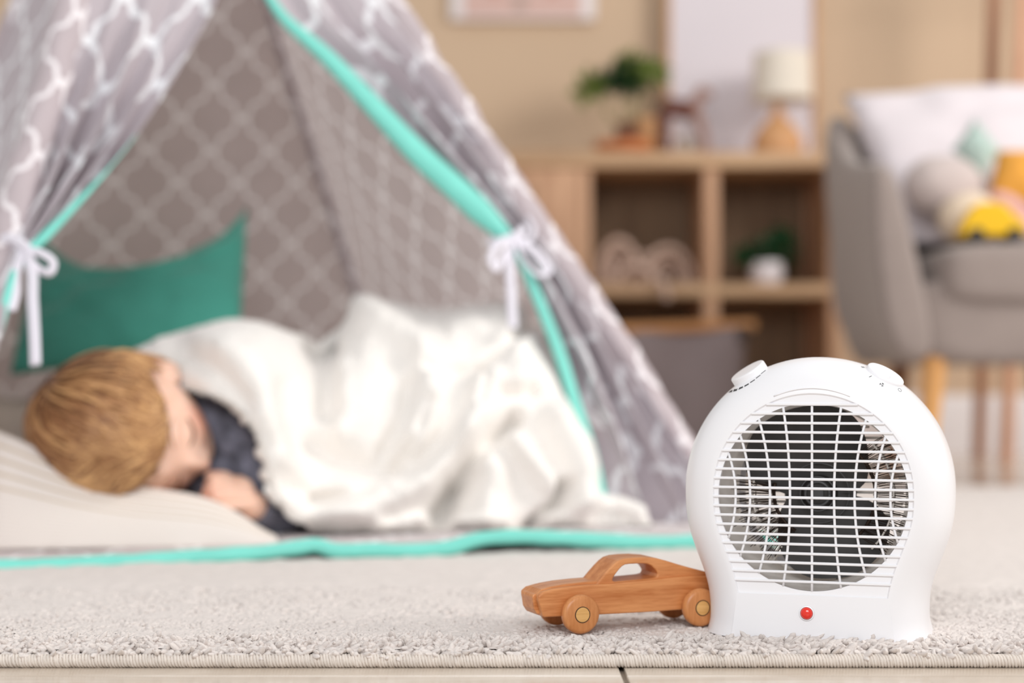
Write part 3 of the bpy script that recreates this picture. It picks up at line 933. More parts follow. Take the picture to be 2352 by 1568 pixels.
def flap(name, inner, pole, sgn, ybot, ytie, nf, seed):
    nu, nv = 150, 150
    ys = np.linspace(-757, ybot, nv)
    xi = smooth_interp(ys, inner)
    xp = np.interp(ys, pole[:, 0], pole[:, 1])
    V = np.empty((nu, nv, 3)); UV = np.empty((nu, nv, 2))
    eu, ev = frame2(APEX, FLp, FRp)
    for j in range(nv):
        a = on_plane(xi[j], ys[j], APEX, n_f)
        bb_ = on_plane(xp[j], ys[j], APEX, n_f)
        mid = on_plane((np.interp(ys[j], LP[:, 0], LP[:, 1]) + np.interp(ys[j], RP[:, 0], RP[:, 1])) / 2, ys[j], APEX, n_f)
        full = np.linalg.norm(bb_ - mid) * 1.02 + .002
        wd = np.linalg.norm(bb_ - a) + 1e-6
        gather = max(0.0, 1 - wd / full)
        u = np.linspace(0, 1, nu)                       # 0 inner edge, 1 pole
        tz = np.exp(-((ys[j] - ytie) / 170.0) ** 2)
        down = np.clip((ys[j] - ytie) / 500.0, 0, 1)
        amp = np.clip(gather * full / nf * .5, 0, .034) * (1 - .45 * tz) * np.sin(PI * np.clip(u * 1.05, 0, 1)) ** .6
        ph = 2 * PI * nf * u + seed + 1.3 * vnoise(np.stack([u * 2, u * 0 + ys[j] / 260.0, u * 0 + seed], -1)) + down * 1.5
        off = amp * (np.sin(ph) + .35 * np.sin(2.1 * ph + 1)) + .006 * vnoise(np.stack([u * 5, u * 0 + ys[j] / 120.0, u * 0 + seed * 2], -1)) * np.sin(PI * u)
        roll = .012 * np.exp(-(u / .06) ** 2)
        V[:, j] = a + u[:, None] * (bb_ - a) + (off + .012 + roll)[:, None] * n_f
        lat = amp * .5 * np.cos(ph)
        V[:, j] += lat[:, None] * unit(bb_ - a)[None]
        UV[:, j, 0] = sgn * (np.linspace(0, full, nu)) + .03
        UV[:, j, 1] = np.dot((a + bb_) / 2 - APEX, ev)
    flap_edge[name] = V[0].copy(), ys
    return obj(name, V.reshape(-1, 3), grid_faces(nu, nv), M_flap, tent, uv=UV.reshape(-1, 2))
f_r = flap('right_flap', R_in, RP, 1, 1212, 568, 3.6, .4)
f_l = flap('left_flap', L_in, LP, -1, 1300, 600, 4.2, 2.0)
# turquoise binding along each flap's edge
def binding(edge, wid, flip=False, y0=-400, y1=1300, ang=0.0):
    pts, ys = edge
    k = (ys > y0) & (ys < y1)
    pts, ys = pts[k], ys[k]
    wd = np.interp(ys, [q[0] for q in wid], [q[1] for q in wid])
    T = np.gradient(pts, axis=0); T /= np.linalg.norm(T, axis=1)[:, None]
    rows = []
    for q, (a, bb_) in enumerate(zip((-.5, -.25, 0, .25, .5), (-.10, .12, .2, .12, -.10))):
        side = np.cross(T, n_f)
        rows.append(pts + side * (a * wd)[:, None] + n_f * (bb_ * wd + .006)[:, None])
    for q, (a, bb_) in enumerate(zip((.5, .25, 0, -.25, -.5), (-.16, -.05, 0.0, -.05, -.16))):
        side = np.cross(T, n_f)
        rows.append(pts + side * (a * wd)[:, None] + n_f * (bb_ * wd + .003)[:, None])
    V = np.stack(rows)
    return obj('binding', V.reshape(-1, 3), grid_faces(len(rows), V.shape[1], True, False), M_teal, tent)
binding(flap_edge['right_flap'], [(-400, .01), (0, .012), (150, .028), (379, .042), (500, .045), (560, .026), (600, .013), (700, .018), (830, .021), (1000, .017), (1200, .014)])
binding(flap_edge['left_flap'], [(300, .0005), (400, .002), (480, .008), (560, .0135), (600, .011), (700, .012), (1200, .02)], y0=330)
# tape ties
def ribbon(pts, wd, th=.0022, n=26):
    p = smooth_path(pts, n)
    b = MB().tube(p, 1.0, 8, flat=(wd, th), up=(0.1, -1, 0.15))
    return b
def on_f(x, y, lift=.03): return on_plane(x, y, APEX, n_f) + n_f * lift
tl = ribbon([on_f(22, 578), on_f(46, 603, .035), on_f(58, 640, .04), on_f(62, 720, .04), on_f(66, 800, .04), on_f(68, 866, .04)], .0075).build('tie_tape', M_tie, tent, sharp=None)
ribbon([on_f(46, 604, .038), on_f(80, 620, .05), on_f(106, 642, .05), on_f(100, 660, .045), on_f(76, 648, .04), on_f(48, 612, .042)], .0052).build('tie_loop', M_tie, tl, sharp=None)
ribbon([on_f(40, 602, .036), on_f(28, 650, .03), on_f(26, 700, .03), on_f(16, 735, .03)], .0062).build('tie_end', M_tie, tl, sharp=None)
ribbon([on_f(-16, 566, .01), on_f(14, 574, .034), on_f(48, 602, .042), on_f(58, 612, .03)], .006).build('tie_band', M_tie, tl, sharp=None)
t2 = ribbon([on_f(1148, 578, .04), on_f(1144, 620, .04), on_f(1150, 690, .036), on_f(1158, 772, .03)], .0072).build('tie_tape', M_tie, tent, sharp=None)
ribbon([on_f(1152, 576, .042), on_f(1120, 590, .05), on_f(1096, 628, .05), on_f(1104, 650, .05), on_f(1126, 620, .046), on_f(1152, 578, .046)], .0062).build('tie_loop', M_tie, t2, sharp=None)
ribbon([on_f(1154, 576, .042), on_f(1186, 604, .05), on_f(1216, 634, .05), on_f(1226, 652, .05), on_f(1204, 664, .05), on_f(1176, 632, .046), on_f(1152, 582, .046)], .0068).build('tie_loop', M_tie, t2, sharp=None)
ribbon([on_f(1112, 566, .012), on_f(1150, 572, .042), on_f(1178, 552, .042), on_f(1186, 540, .03)], .006).build('tie_band', M_tie, t2, sharp=None)
ribbon([on_f(1152, 574, .044), on_f(1184, 582, .046), on_f(1196, 560, .046), on_f(1190, 522, .034)], .0045).build('tie_end', M_tie, t2, sharp=None)

# ------------------------------------------------------------------ padded mat in the tent
M_mat = trellis('printed mat cotton', C_OUT, L_OUT)
MZ = .029
fa, fb = A(-.606, 1.857), A(.2475, 2.097)
md = unit(fb - fa); mn = A(-md[1], md[0])
mat_root = empty('play_mat', (float(fa[0] + .1), float(fa[1] + .5), RUG), 'padded trellis print mat with a turquoise edge lying on the rug in the tent', 'mat')
hump = [(-.6, 0), (.30, 0), (.355, .006), (.375, .008), (.395, .001), (.44, 0), (.545, .001), (.58, .010), (.62, .013), (.68, .010), (.75, .004), (.83, .0), (1.2, 0)]
ns, nt = 160, 60
s = np.linspace(-.40, 1.0, ns); t = .9 * np.linspace(0, 1.0, nt) ** 1.4
Sg, Tg = np.meshgrid(s, t, indexing='ij')
hz_ = smooth_interp(Sg, hump)
wob = .006 * vnoise(np.stack([Sg * 7, Tg * 0, Sg * 0 + 3], -1))
Xm = fa[0] + md[0] * Sg + mn[0] * (Tg + wob * np.exp(-Tg / .1))
Ym = fa[1] + md[1] * Sg + mn[1] * (Tg + wob * np.exp(-Tg / .1))
Zm = MZ + hz_ * np.exp(-Tg / .10) + .0015 * vnoise(np.stack([Sg * 12, Tg * 12, Sg * 0], -1)) - .0025 * np.exp(-Tg / .006)
obj('mat_top', np.stack([Xm, Ym, Zm], -1).reshape(-1, 3), grid_faces(ns, nt), M_mat, mat_root, uv=np.stack([Sg, Tg + .012], -1).reshape(-1, 2))
Zb = np.maximum(RUG + .0006, Zm - .0125)
obj('mat_underside', np.stack([Xm, Ym, Zb], -1).reshape(-1, 3), grid_faces(ns, nt)[:, ::-1], M_inner, mat_root, uv=np.stack([Sg, Tg], -1).reshape(-1, 2))
fp = np.stack([Xm[:, 0], Ym[:, 0], (Zm[:, 0] + Zb[:, 0]) / 2 + .0018], -1)
r = .0096 + .0008 * vnoise(np.stack([s * 40, s * 0, s * 0], -1)) 
MB().tube(fp, np.abs(r), 14, flat=(.9, 1.0)).build('piping', M_teal, mat_root, sharp=None)
# ------------------------------------------------------------------ pillows
def pillow_material():
    t = NT('cream ribbed cotton')
    uv = t.n('ShaderNodeUVMap'); sp = t.n('ShaderNodeSeparateXYZ')
    t.t.links.new(uv.outputs[0], sp.inputs[0])
    wv = t.math('SINE', t.math('MULTIPLY', sp.outputs[1], 2 * PI / .0165))
    wv2 = t.math('SINE', t.math('MULTIPLY', sp.outputs[1], 2 * PI / .0055))
    f = t.math('POWER', t.math('MAXIMUM', wv, 0.0), 5.0)
    band = t.n('ShaderNodeMapRange')                   # the woven ribs run over the top, the lower face is plain
    t.put(band.inputs[0], sp.outputs[1])
    band.inputs[1].default_value = .066
    band.inputs[2].default_value = .070
    f = t.math('MULTIPLY', f, band.outputs[0])
    t.put(t.b.inputs['Base Color'], t.mix(f, rgb(240, 230, 223), rgb(206, 186, 160)))
    t.b.inputs['Roughness'].default_value = 0.95
    t.b.inputs['Sheen Weight'].default_value = 0.15
    t.bump(t.math('ADD', t.math('MULTIPLY', wv2, .6), t.noise(t.coord('Object'), 500, 1)), 0.35, 0.002)
    return t.m
M_pil = pillow_material()
def hull(cols, n):                                     # a row of half-heights over the pillow's length
    return cols
U, Vv = np.meshgrid(np.linspace(0, 1, 70), np.linspace(0, 1, 44) ** 2.0, indexing='ij')
tipF, lf = on_z(641, 1251, .029), A(-1.00, 1.872, .029)
eu = unit(tipF - lf); ev = A(-eu[1], eu[0], 0)
Lp, Dp = np.linalg.norm(tipF - lf), .46
cc = .10
uu = .5 + (U - .5) * (1 - .05 * 4 * Vv * (1 - Vv))
vv = .5 + (Vv - .5) * (1 - .10 * 4 * U * (1 - U))
T = interp(U.ravel(), [(0, .02), (.05, .09), (.15, .145), (.3, .160), (.44, .158), (.508, .1468), (.583, .122), (.659, .0916), (.736, .072), (.813, .067), (.868, .062), (.923, .045), (.970, .022), (1, .004)]).reshape(U.shape)
ker = np.ones(5) / 5
T = np.apply_along_axis(lambda q: np.convolve(np.pad(q, 2, mode='edge'), ker, 'valid'), 0, T)
def sstep(x, a, b_):
    q = np.clip((x - a) / (b_ - a), 0, 1)
    return q * q * (3 - 2 * q)
prof = np.sin(PI / 2 * np.clip(Vv / .09, 0, 1)) ** .72 * (1 - .50 * sstep(Vv, .10, .28) * sstep(U, .25, .5)) * np.clip((1 - Vv) / .35, 0, 1) ** .5
B = lf + (uu * Lp)[..., None] * eu + (vv * Dp)[..., None] * ev
wr = .0035 * vnoise(np.stack([U * 7, Vv * 6, U * 0 + 4], -1)) * prof
Zt = B[..., 2] + (T * prof) + wr
Zb = B[..., 2] - np.minimum(.004, .02 * prof)
Zt = np.maximum(Zt, Zb + .0004)
Vt = np.stack([B[..., 0], B[..., 1], Zt], -1).reshape(-1, 3)
Vb = np.stack([B[..., 0], B[..., 1], Zb], -1).reshape(-1, 3)
uvp = np.stack([U * Lp, np.where(Vv < .09, prof * .135, .135 + (Vv - .09) * Dp)], -1).reshape(-1, 2)
weld(obj('pillow', np.concatenate([Vt, Vb]), np.concatenate([grid_faces(70, 44), grid_faces(70, 44, off=70*44)[:, ::-1]]), M_pil, uv=np.concatenate([uvp, uvp]),
         label='cream ribbed pillow under the head of the sleeping child at the mat edge', cat='pillow'), .0006)
M_pil2 = mat('greige pillow cotton', (178, 166, 154), 0.95, 0.04, 20, 0.3, 400)
V, Fc, uv = cushion([(-1.12, 2.26, .10), (-.52, 2.36, .10), (-.66, 2.80, .13), (-1.22, 2.66, .13)], .20, .05, 30, power=.4, seed=2)
V[:, 2] = np.maximum(V[:, 2], .0315)
weld(obj('pillow', V, Fc, M_pil2, uv=uv, label='greyish beige pillow behind the head of the sleeping child', cat='pillow'))
M_green = mat('sea green velvet', (84, 186, 165), 0.75, 0.10, 9, 0.15, 300, sheen=0.35)
gcs = [P(22, 862, 2.62), P(552, 790, 2.60), P(568, 470, 2.74), P(92, 524, 2.76)]
V, Fc, uv = cushion(gcs, .10, .0, 34, power=.62, wrinkle=.008, seed=9)
# sagging top edge between the two stiff corners
c0 = (gcs[2] + gcs[3]) / 2
au = unit(gcs[2] - gcs[3]); av = unit((gcs[2] + gcs[3]) / 2 - (gcs[0] + gcs[1]) / 2)
un, vn_ = uv[:, 0] / uv[:, 0].max(), uv[:, 1] / uv[:, 1].max()
V = V - av * (.115 * (np.clip(4 * un * (1 - un), 0, 1) ** .75) * vn_ ** 1.6)[:, None]
cush = weld(obj('cushion', V, Fc, M_green, uv=uv, label='sea green cushion with pointed corners propped against the back of the tent', cat='cushion'))
# ------------------------------------------------------------------ sleeping child
Gd = unit(A(.77, -.526, -.36)); Sd = A(.33, -.154, .93); Sd = unit(Sd - Gd * np.dot(Sd, Gd)); Ud = -np.cross(Sd, Gd)
HC = P(290, 987, 2.08)
HR = np.stack([Sd, Gd, Ud], 1)                         # columns: child's left side (up), face, crown
KS = 1.252
ha, hb, hc = .071, .088, .096
def head_pts(th, ph):
    """face-forward head: s side, g front, u up"""
    s = np.cos(ph) * np.sin(th); g = np.cos(ph) * np.cos(th); u = np.sin(ph)
    x, y, z = s * ha, g * hb, u * hc
    jaw = np.clip(-u, 0, 1)
    x = x * (1 - .30 * jaw ** 1.4)
    y = np.where(g > 0, y * (1 - .04 * jaw), y * (1 - .30 * jaw ** 1.2))
    f = np.clip(g * 3, 0, 1)
    ax = np.abs(x)
    e = lambda cx_, cz, wx, wz: np.exp(-((ax - cx_) / wx) ** 2 - ((z - cz) / wz) ** 2)
    y = y + f * (-.0065 * e(.029, -.004, .013, .010) + .0038 * e(.029, -.007, .0105, .0065) + .0028 * e(.024, .014, .018, .006)
                 + .0055 * e(.036, -.033, .018, .018) + .006 * e(0, -.087, .014, .010) - .002 * e(0, -.070, .016, .004))
    nose = np.clip((.004 - z) / .034, 0, 1) * (z > -.045) * np.clip((z + .045) / .010, 0, 1)
    y = y + f * .0155 * nose * np.exp(-(ax / .0085) ** 2) + f * .005 * e(.010, -.034, .006, .006)
    y = y + f * (.0058 * np.exp(-(ax / .018) ** 2) * (np.exp(-((z + .055) / .0042) ** 2) + 1.05 * np.exp(-((z + .0635) / .0045) ** 2)))
    return np.stack([x, y, z], -1)
def to_world(p): return HC + (p * KS) @ HR.T
TH, PH = np.meshgrid(np.linspace(-PI, PI, 160, endpoint=False), np.linspace(-PI / 2 + .004, PI / 2 - .004, 110), indexing='ij')
hv = head_pts(TH, PH)
b = MB()
b.add(to_world(hv).reshape(-1, 3), [tuple(f) for f in grid_faces(160, 110, True, False)] + [tuple(np.arange(160) * 110)[::-1], tuple(np.arange(160) * 110 + 109)])
def capsule(mb, p0, p1, r0, r1, n=18):
    p0, p1 = A(*p0), A(*p1)
    t = np.linspace(0, 1, 9)
    a = np.linspace(-PI / 2, 0, 6)
    d = unit(p1 - p0)
    pts = [p0 + d * r0 * math.sin(x) for x in a[:-1]] + [p0 + (p1 - p0) * q for q in t] + [p1 - d * r1 * math.sin(x) for x in a[::-1][1:]]
    rad = [max(.0004, r0 * math.cos(x)) for x in a[:-1]] + [r0 + (r1 - r0) * q for q in t] + [max(.0004, r1 * math.cos(x)) for x in a[::-1][1:]]
    mb.tube(pts, rad, n)
# ear on the upper side
def hw(s, g, u): return to_world(A(s, g, u))
for sg in (1, -1):
    b.ball(hw(sg * .0695, .010, -.018), (.0070 * KS, .015 * KS, .024 * KS), 18, 12, HR @ np.array([[math.cos(.45), sg * -math.sin(.45), 0], [sg * math.sin(.45), math.cos(.45), 0], [0, 0, 1]]))
    rim = [hw(sg * (.072 + .006 * abs(math.sin(q))), +.008 - .0165 * math.sin(q) * .95, -.016 + .0255 * math.cos(q)) for q in np.linspace(-.5, PI * .95, 12)]
    b.tube(smooth_path(rim, 20), .0034 * KS, 8)
# trunk, legs (under the blanket), arms
neck0, neck1 = hw(0, -.022, -.060), A(-.445, 2.20, .155)
capsule(b, neck0, neck1, .040, .044)
chest, belly, hip = A(-.375, 2.27, .150), A(-.27, 2.36, .138), A(-.14, 2.46, .135)
capsule(b, A(-.43, 2.215, .155), chest, .055, .088)
capsule(b, chest, belly, .092, .084)
capsule(b, belly, hip, .084, .088)
shU, shL = A(-.412, 2.175, .205), A(-.41, 2.15, .095)
capsule(b, chest, shU, .07, .042)
capsule(b, chest, shL, .07, .042)
elbU, wrU = P(660, 1180, 2.165), P(592, 1172, 2.09)
capsule(b, shU, elbU, .036, .026)
capsule(b, elbU, wrU, .027, .0185)
elbL = A(-.30, 2.16, .065)
capsule(b, shL, elbL, .034, .026)
capsule(b, elbL, A(-.21, 2.24, .062), .026, .018)
kneeU, kneeL = A(.075, 2.33, .15), A(.06, 2.36, .085)
capsule(b, hip + A(0, 0, .03), kneeU, .062, .044)
capsule(b, hip - A(0, 0, .03), kneeL, .062, .044)
for kn, dz in ((kneeU, .105), (kneeL, .07)):
    ank = A(.10, 2.62, dz)
    capsule(b, kn, ank, .042, .027)
    capsule(b, ank, ank + A(.10, .02, -.012), .026, .020)
# the hand at the mouth: palm, four curled fingers, thumb
pc = P(570, 1148, 2.060)
capsule(b, wrU, P(577, 1158, 2.060), .0185, .0185)
capsule(b, P(548, 1120, 2.056), P(570, 1158, 2.060), .0165, .0165)
capsule(b, P(560, 1118, 2.052), P(576, 1156, 2.053), .0125, .0125)
fing = [((548, 1108, 2.050), (492, 1101, 2.036), (476, 1116, 2.050), (492, 1126, 2.070), .0060),
        ((558, 1125, 2.045), (488, 1121, 2.028), (470, 1134, 2.042), (492, 1144, 2.066), .0061),
        ((567, 1143, 2.042), (496, 1141, 2.025), (478, 1153, 2.038), (500, 1162, 2.062), .0060),
        ((575, 1160, 2.043), (512, 1160, 2.028), (496, 1169, 2.040), (514, 1176, 2.058), .0056)]
for a, c, d, e, r in fing:
    capsule(b, P(*a), P(*c), r * 1.08, r, 12)
    capsule(b, P(*c), P(*d), r * 1.04, r * .92, 12)
    capsule(b, P(*d), P(*e), r * .92, r * .8, 12)
capsule(b, P(552, 1116, 2.064), P(512, 1094, 2.060), .0100, .0082, 12)
capsule(b, P(512, 1094, 2.060), P(482, 1092, 2.066), .0082, .0070, 12)
capsule(b, A(-.21, 2.24, .062), A(-.19, 2.28, .062), .020, .016)
tmp = obj('person', np.concatenate(b.V), b.F, mat('x', (0, 0, 0)))
bm = bmesh.new(); bm.from_mesh(tmp.data); bmesh.ops.recalc_face_normals(bm, faces=bm.faces); bm.to_mesh(tmp.data); bm.free()
def remesh(o, size, it=3, fac=.5):
    m = o.modifiers.new('remesh', 'REMESH'); m.mode = 'VOXEL'; m.voxel_size = size
    s_ = o.modifiers.new('smooth', 'SMOOTH'); s_.iterations = it; s_.factor = fac
    dg = bpy.context.evaluated_depsgraph_get()
    me = bpy.data.meshes.new_from_object(o.evaluated_get(dg))
    o.modifiers.clear()
    old = o.data
    o.data = me
    bpy.data.meshes.remove(old)
    me.polygons.foreach_set('use_smooth', np.ones(len(me.polygons), bool))
    return o
remesh(tmp, .0020, 1, .5)
def skin_material(c):
    t = NT('child skin')
    v = t.coord('Object')
    def spot(p, r):                                    # rosier skin of cheeks, nose tip, lips, knuckles
        d = t.n('ShaderNodeVectorMath', operation='DISTANCE')
        t.put(d.inputs[0], v); d.inputs[1].default_value = tuple(p)
        mr = t.n('ShaderNodeMapRange', interpolation_type='SMOOTHSTEP')
        t.put(mr.inputs[0], d.outputs['Value']); mr.inputs[1].default_value = r; mr.inputs[2].default_value = 0
        return mr.outputs[0]
    base = t.ramp(t.noise(v, 30), [(0.3, rgb(238, 192, 168)), (0.7, rgb(246, 206, 186))])
    o = A(*tmp.location)
    for p, r, cl, k in ((hw(.040, .066, -.034), .040, (232, 152, 128), .75), (hw(-.040, .066, -.034), .040, (232, 152, 128), .75), (hw(0, .100, -.036), .018, (234, 160, 138), .7),
                        (hw(0, .090, -.059), .016, (208, 112, 102), .8), (hw(.074, -.014, .004), .034, (240, 146, 116), .8), (P(482, 1138, 2.03), .030, (234, 160, 134), .5)):
        base = t.mix(t.math('MULTIPLY', spot(p - o, r), k), base, rgb(*cl))
    t.put(t.b.inputs['Base Color'], base)
    t.b.inputs['Roughness'].default_value = 0.5
    t.b.inputs['Subsurface Weight'].default_value = 0.25
    t.b.inputs['Subsurface Radius'].default_value = (0.010, 0.004, 0.002)
    t.b.inputs['Subsurface Scale'].default_value = 1.0
    return t.m
tmp.data.materials.clear(); tmp.data.materials.append(skin_material(None))
person = tag(tmp, 'blond child asleep under the white blanket with a fist at the mouth', 'person')
# eyelashes and brows of the closed eyes
M_lash = mat('lash and brow hair', (120, 78, 54), 0.8)
def face_g(x, z):
    ph = np.arcsin(np.clip(z / hc, -1, 1))
    jaw = max(0, -z / hc)
    s = np.clip(x / (ha * (1 - .30 * jaw ** 1.4)) / math.cos(ph), -1, 1)
    return head_pts(np.array(math.asin(s)), np.array(ph))
for sg in (1, -1):
    pts = [to_world(face_g(sg * x, z) + A(0, .0012, 0)) for x, z in ((.0165, -.0085), (.022, -.0125), (.029, -.0145), (.036, -.0125), (.042, -.0085))]
    MB().tube(smooth_path(pts, 14), np.interp(np.linspace(0, 1, 14), [0, .5, 1], [.0008, .0021, .0012]), 8).build('eyelash', M_lash, person, sharp=None)
    pts = [to_world(face_g(sg * x, z) + A(0, .0008, 0)) for x, z in ((.014, .0145), (.024, .019), (.034, .0185), (.043, .013))]
    MB().tube(smooth_path(pts, 12), np.interp(np.linspace(0, 1, 12), [0, .4, 1], [.0010, .0017, .0006]), 8, flat=(1, .5)).build('eyebrow', mat('blond brow', (196, 146, 104), .8), person, sharp=None)
# hair: a cap and combed locks that leave the whorl
def hair_material():
    t = NT('blond hair')
    a = t.n('ShaderNodeAttribute'); a.attribute_name = 'lock'
    f = a.outputs['Fac']
    t.put(t.b.inputs['Base Color'], t.ramp(f, [(0.0, rgb(84, 54, 36)), (0.42, rgb(150, 102, 64)), (1.0, rgb(224, 176, 122))]))
    t.b.inputs['Roughness'].default_value = 0.42
    t.b.inputs['Specular IOR Level'].default_value = 0.45
    return t.m
M_hair = hair_material()
Wd = unit(A(.34, -.50, .80))                           # whorl, in head coordinates
def on_scalp(d, off):
    return d / np.linalg.norm(d / A(ha + off, hb + off, hc + off))
def is_hair(d):
    s, g, u = d
    if g > .18:
        return u > .44 + .06 * abs(s)
    if abs(s) > .74 and g > -.06 and u < .04:
        return False
    return u > -.52
NS = 5200
HV, HF, HT = [], [], []
cnt = 0
gold = PI * (3 - 5 ** .5)
seg = 8
for q in range(NS * 2):
    z = 1 - 2 * (q + .5) / (NS * 2)
    rr = math.sqrt(max(0, 1 - z * z))
    d = A(rr * math.cos(gold * q), rr * math.sin(gold * q), z)
    if not is_hair(d):
        continue
    clump = math.floor(d[0] * 7.5) * 13.7 + math.floor(d[1] * 7.5) * 7.1 + math.floor(d[2] * 7.5) * 3.3
    crn = vnoise(A(clump * .37, clump * .11, 2.0)[None])[0]
    tint = float(np.clip(.48 + .42 * vnoise((d * 4.2 + 3)[None])[0] + .50 * crn + rng.normal() * .10 - .30 * math.exp(-((1 - np.dot(unit(d), Wd)) / .10) ** 2), 0, 1))
    p = on_scalp(d, .003)
    L = .088 + .030 * rng.random()
    if d[1] > -.1:
        L *= float(np.clip((d[2] - .28) / .45, .2, 1))
    if d[1] > -.2 and d[2] > .2:
        L *= 1.0
    jit = rng.normal(size=3) * .16 + crn * .22 * A(.5, .2, -.4)
    pts = [p.copy()]
    dist_w = np.arccos(np.clip(np.dot(unit(p), Wd), -1, 1))
    for k in range(seg):
        dn = unit(p / A(ha, hb, hc) ** 2)
        away = unit(p) - Wd * np.dot(unit(p), Wd)
        sw = np.cross(unit(p), Wd)
        away = unit(away + 1e-6) + .35 * sw / (np.linalg.norm(sw) + .2) + jit
        away += .35 * A(0, .5, -.2)
        t_ = unit(away - dn * np.dot(away, dn))
        p = p + t_ * L / seg
        lift = .0045 + .0055 * math.sin(PI * min(1, (k + 1) / seg * .9)) + .0035 * rng.random() * (k / seg) + .002 * crn
        p = on_scalp(p, lift)
        du = unit(p / A(ha, hb, hc))
        if (du[1] > .28 and du[2] < .30 - .10 * abs(du[0])) or (abs(du[0]) > .80 and du[2] < .0 and -.02 < du[1] < .5):
            break
        pts.append(p.copy())
    if len(pts) < 3:
        continue
    if len(pts) < seg + 1:
        pts = list(smooth_path(np.array(pts), seg + 1))
    pts = np.array(pts)
    w0 = .0013 + .0010 * rng.random()
    rad = w0 * np.array([.8, 1, 1.1, 1.1, 1.0, .9, .75, .5, .12])
    T_ = np.gradient(pts, axis=0)
    dn = pts / A(ha, hb, hc) ** 2
    dn /= np.linalg.norm(dn, axis=1)[:, None]
    sd = np.cross(T_, dn); sd /= np.linalg.norm(sd, axis=1)[:, None] + 1e-9
    ring = np.stack([pts + sd * rad[:, None], pts + dn * rad[:, None] * .7, pts - sd * rad[:, None], pts - dn * rad[:, None] * .5], 1)
    HV.append(ring.reshape(-1, 3))
    HF.append(grid_faces(seg + 1, 4, False, True) + cnt)
    HT.append(np.full(len(ring) * 4, tint))
    cnt += len(ring) * 4
# cap
n1, n2 = 120, 80
TH, PH = np.meshgrid(np.linspace(-PI, PI, n1, endpoint=False), np.linspace(-PI / 2 + .01, PI / 2 - .01, n2), indexing='ij')
D = np.stack([np.cos(PH) * np.sin(TH), np.cos(PH) * np.cos(TH), np.sin(PH)], -1)
ok = np.apply_along_axis(is_hair, 2, D)
cap = D / np.linalg.norm(D / A(ha + .005, hb + .005, hc + .005), axis=-1)[..., None]
fc = grid_faces(n1, n2, True, False)
okf = ok.reshape(-1)[fc].all(1)
HV.append(cap.reshape(-1, 3)); HF.append(fc[okf] + cnt); HT.append(np.full(n1 * n2, .32))
HVw = to_world(np.concatenate(HV))
hair = obj('hair', HVw, np.concatenate(HF), M_hair, person, kind=None)
at = hair.data.attributes.new('lock', 'FLOAT', 'POINT')
at.data.foreach_set('value', np.concatenate(HT).astype(np.float32))
# charcoal jumper
M_jump = mat('charcoal melange knit', (116, 116, 130), 0.95, 0.5, 45, 0.5, 350, sheen=0.15)
b = MB()
capsule(b, A(-.44, 2.20, .155), chest, .066, .098)
capsule(b, chest, belly, .099, .092)
capsule(b, belly, hip, .092, .094)
capsule(b, chest, shU, .078, .052)
capsule(b, chest, shL, .078, .050)
capsule(b, shU, elbU, .045, .032)
capsule(b, elbU, elbU + (wrU - elbU) * .97, .033, .0285)
capsule(b, shL, elbL, .043, .034)
ctr, axn = neck1 * .55 + neck0 * .45, unit(neck1 - neck0)
a1 = unit(np.cross(axn, A(0, 0, 1))); a2 = np.cross(axn, a1)
b.tube([ctr + axn * .012 + .050 * (math.cos(q) * a1 + math.sin(q) * a2) for q in np.linspace(0, 2 * PI, 24)], .0135, 10)
capsule(b, ctr + axn * .01, A(-.43, 2.215, .155), .050, .066)
capsule(b, P(436, 925, 2.19), P(522, 985, 2.155), .040, .042)
capsule(b, P(522, 985, 2.155), P(600, 1085, 2.14), .042, .040)
capsule(b, P(600, 1085, 2.14), elbU + A(0, .01, 0), .040, .030)
jm = obj('jumper', np.concatenate(b.V), b.F, M_jump, person)
bm = bmesh.new(); bm.from_mesh(jm.data); bmesh.ops.recalc_face_normals(bm, faces=bm.faces); bm.to_mesh(jm.data); bm.free()
remesh(jm, .0055, 4, .5)
nv = len(jm.data.vertices)
co = np.empty(nv * 3, np.float32); jm.data.vertices.foreach_get('co', co); co = co.reshape(-1, 3)
no = np.empty(nv * 3, np.float32); jm.data.vertices.foreach_get('normal', no); no = no.reshape(-1, 3)
co = co + no * (.0055 * vnoise(co * A(38, 38, 60)) + .003 * vnoise(co * 110))[:, None]
jm.data.vertices.foreach_set('co', co.astype(np.float32).ravel()); jm.data.update()

# ------------------------------------------------------------------ fleece blanket
M_blk2 = mat('white fleece', (248, 243, 238), 1.0, 0.02, 20, 0.6, 420, 0.002, sheen=0.4)
bot = [(262, 826), (300, 838), (340, 858), (400, 886), (470, 903), (530, 930), (575, 976), (605, 1042), (625, 1112), (648, 1178), (690, 1212), (760, 1223), (850, 1226), (930, 1228), (1010, 1219), (1100, 1221), (1180, 1217), (1260, 1208), (1350, 1209), (1430, 1211), (1495, 1204)]
topl = [(262, 822), (300, 800), (350, 776), (420, 753), (480, 741), (550, 737), (610, 746), (680, 771), (735, 790), (760, 768), (790, 735), (830, 707), (900, 702), (1000, 709), (1100, 703), (1200, 705), (1250, 770), (1290, 870), (1325, 985), (1355, 1085), (1390, 1138), (1440, 1150), (1480, 1172), (1495, 1196)]
Yb = [(262, 2.22), (330, 2.17), (400, 2.12), (470, 2.075), (530, 2.05), (625, 2.04), (690, 2.105), (850, 2.128), (1000, 2.150), (1200, 2.175), (1350, 2.22), (1495, 2.215)]
Yt = [(262, 2.24), (350, 2.30), (480, 2.34), (620, 2.36), (740, 2.40), (830, 2.50), (1000, 2.56), (1200, 2.56), (1290, 2.44), (1360, 2.34), (1495, 2.25)]
nu, nf_, nb = 420, 220, 40
xs = np.linspace(262, 1495, nu)
yb, yt = smooth_interp(xs, bot), smooth_interp(xs, topl)
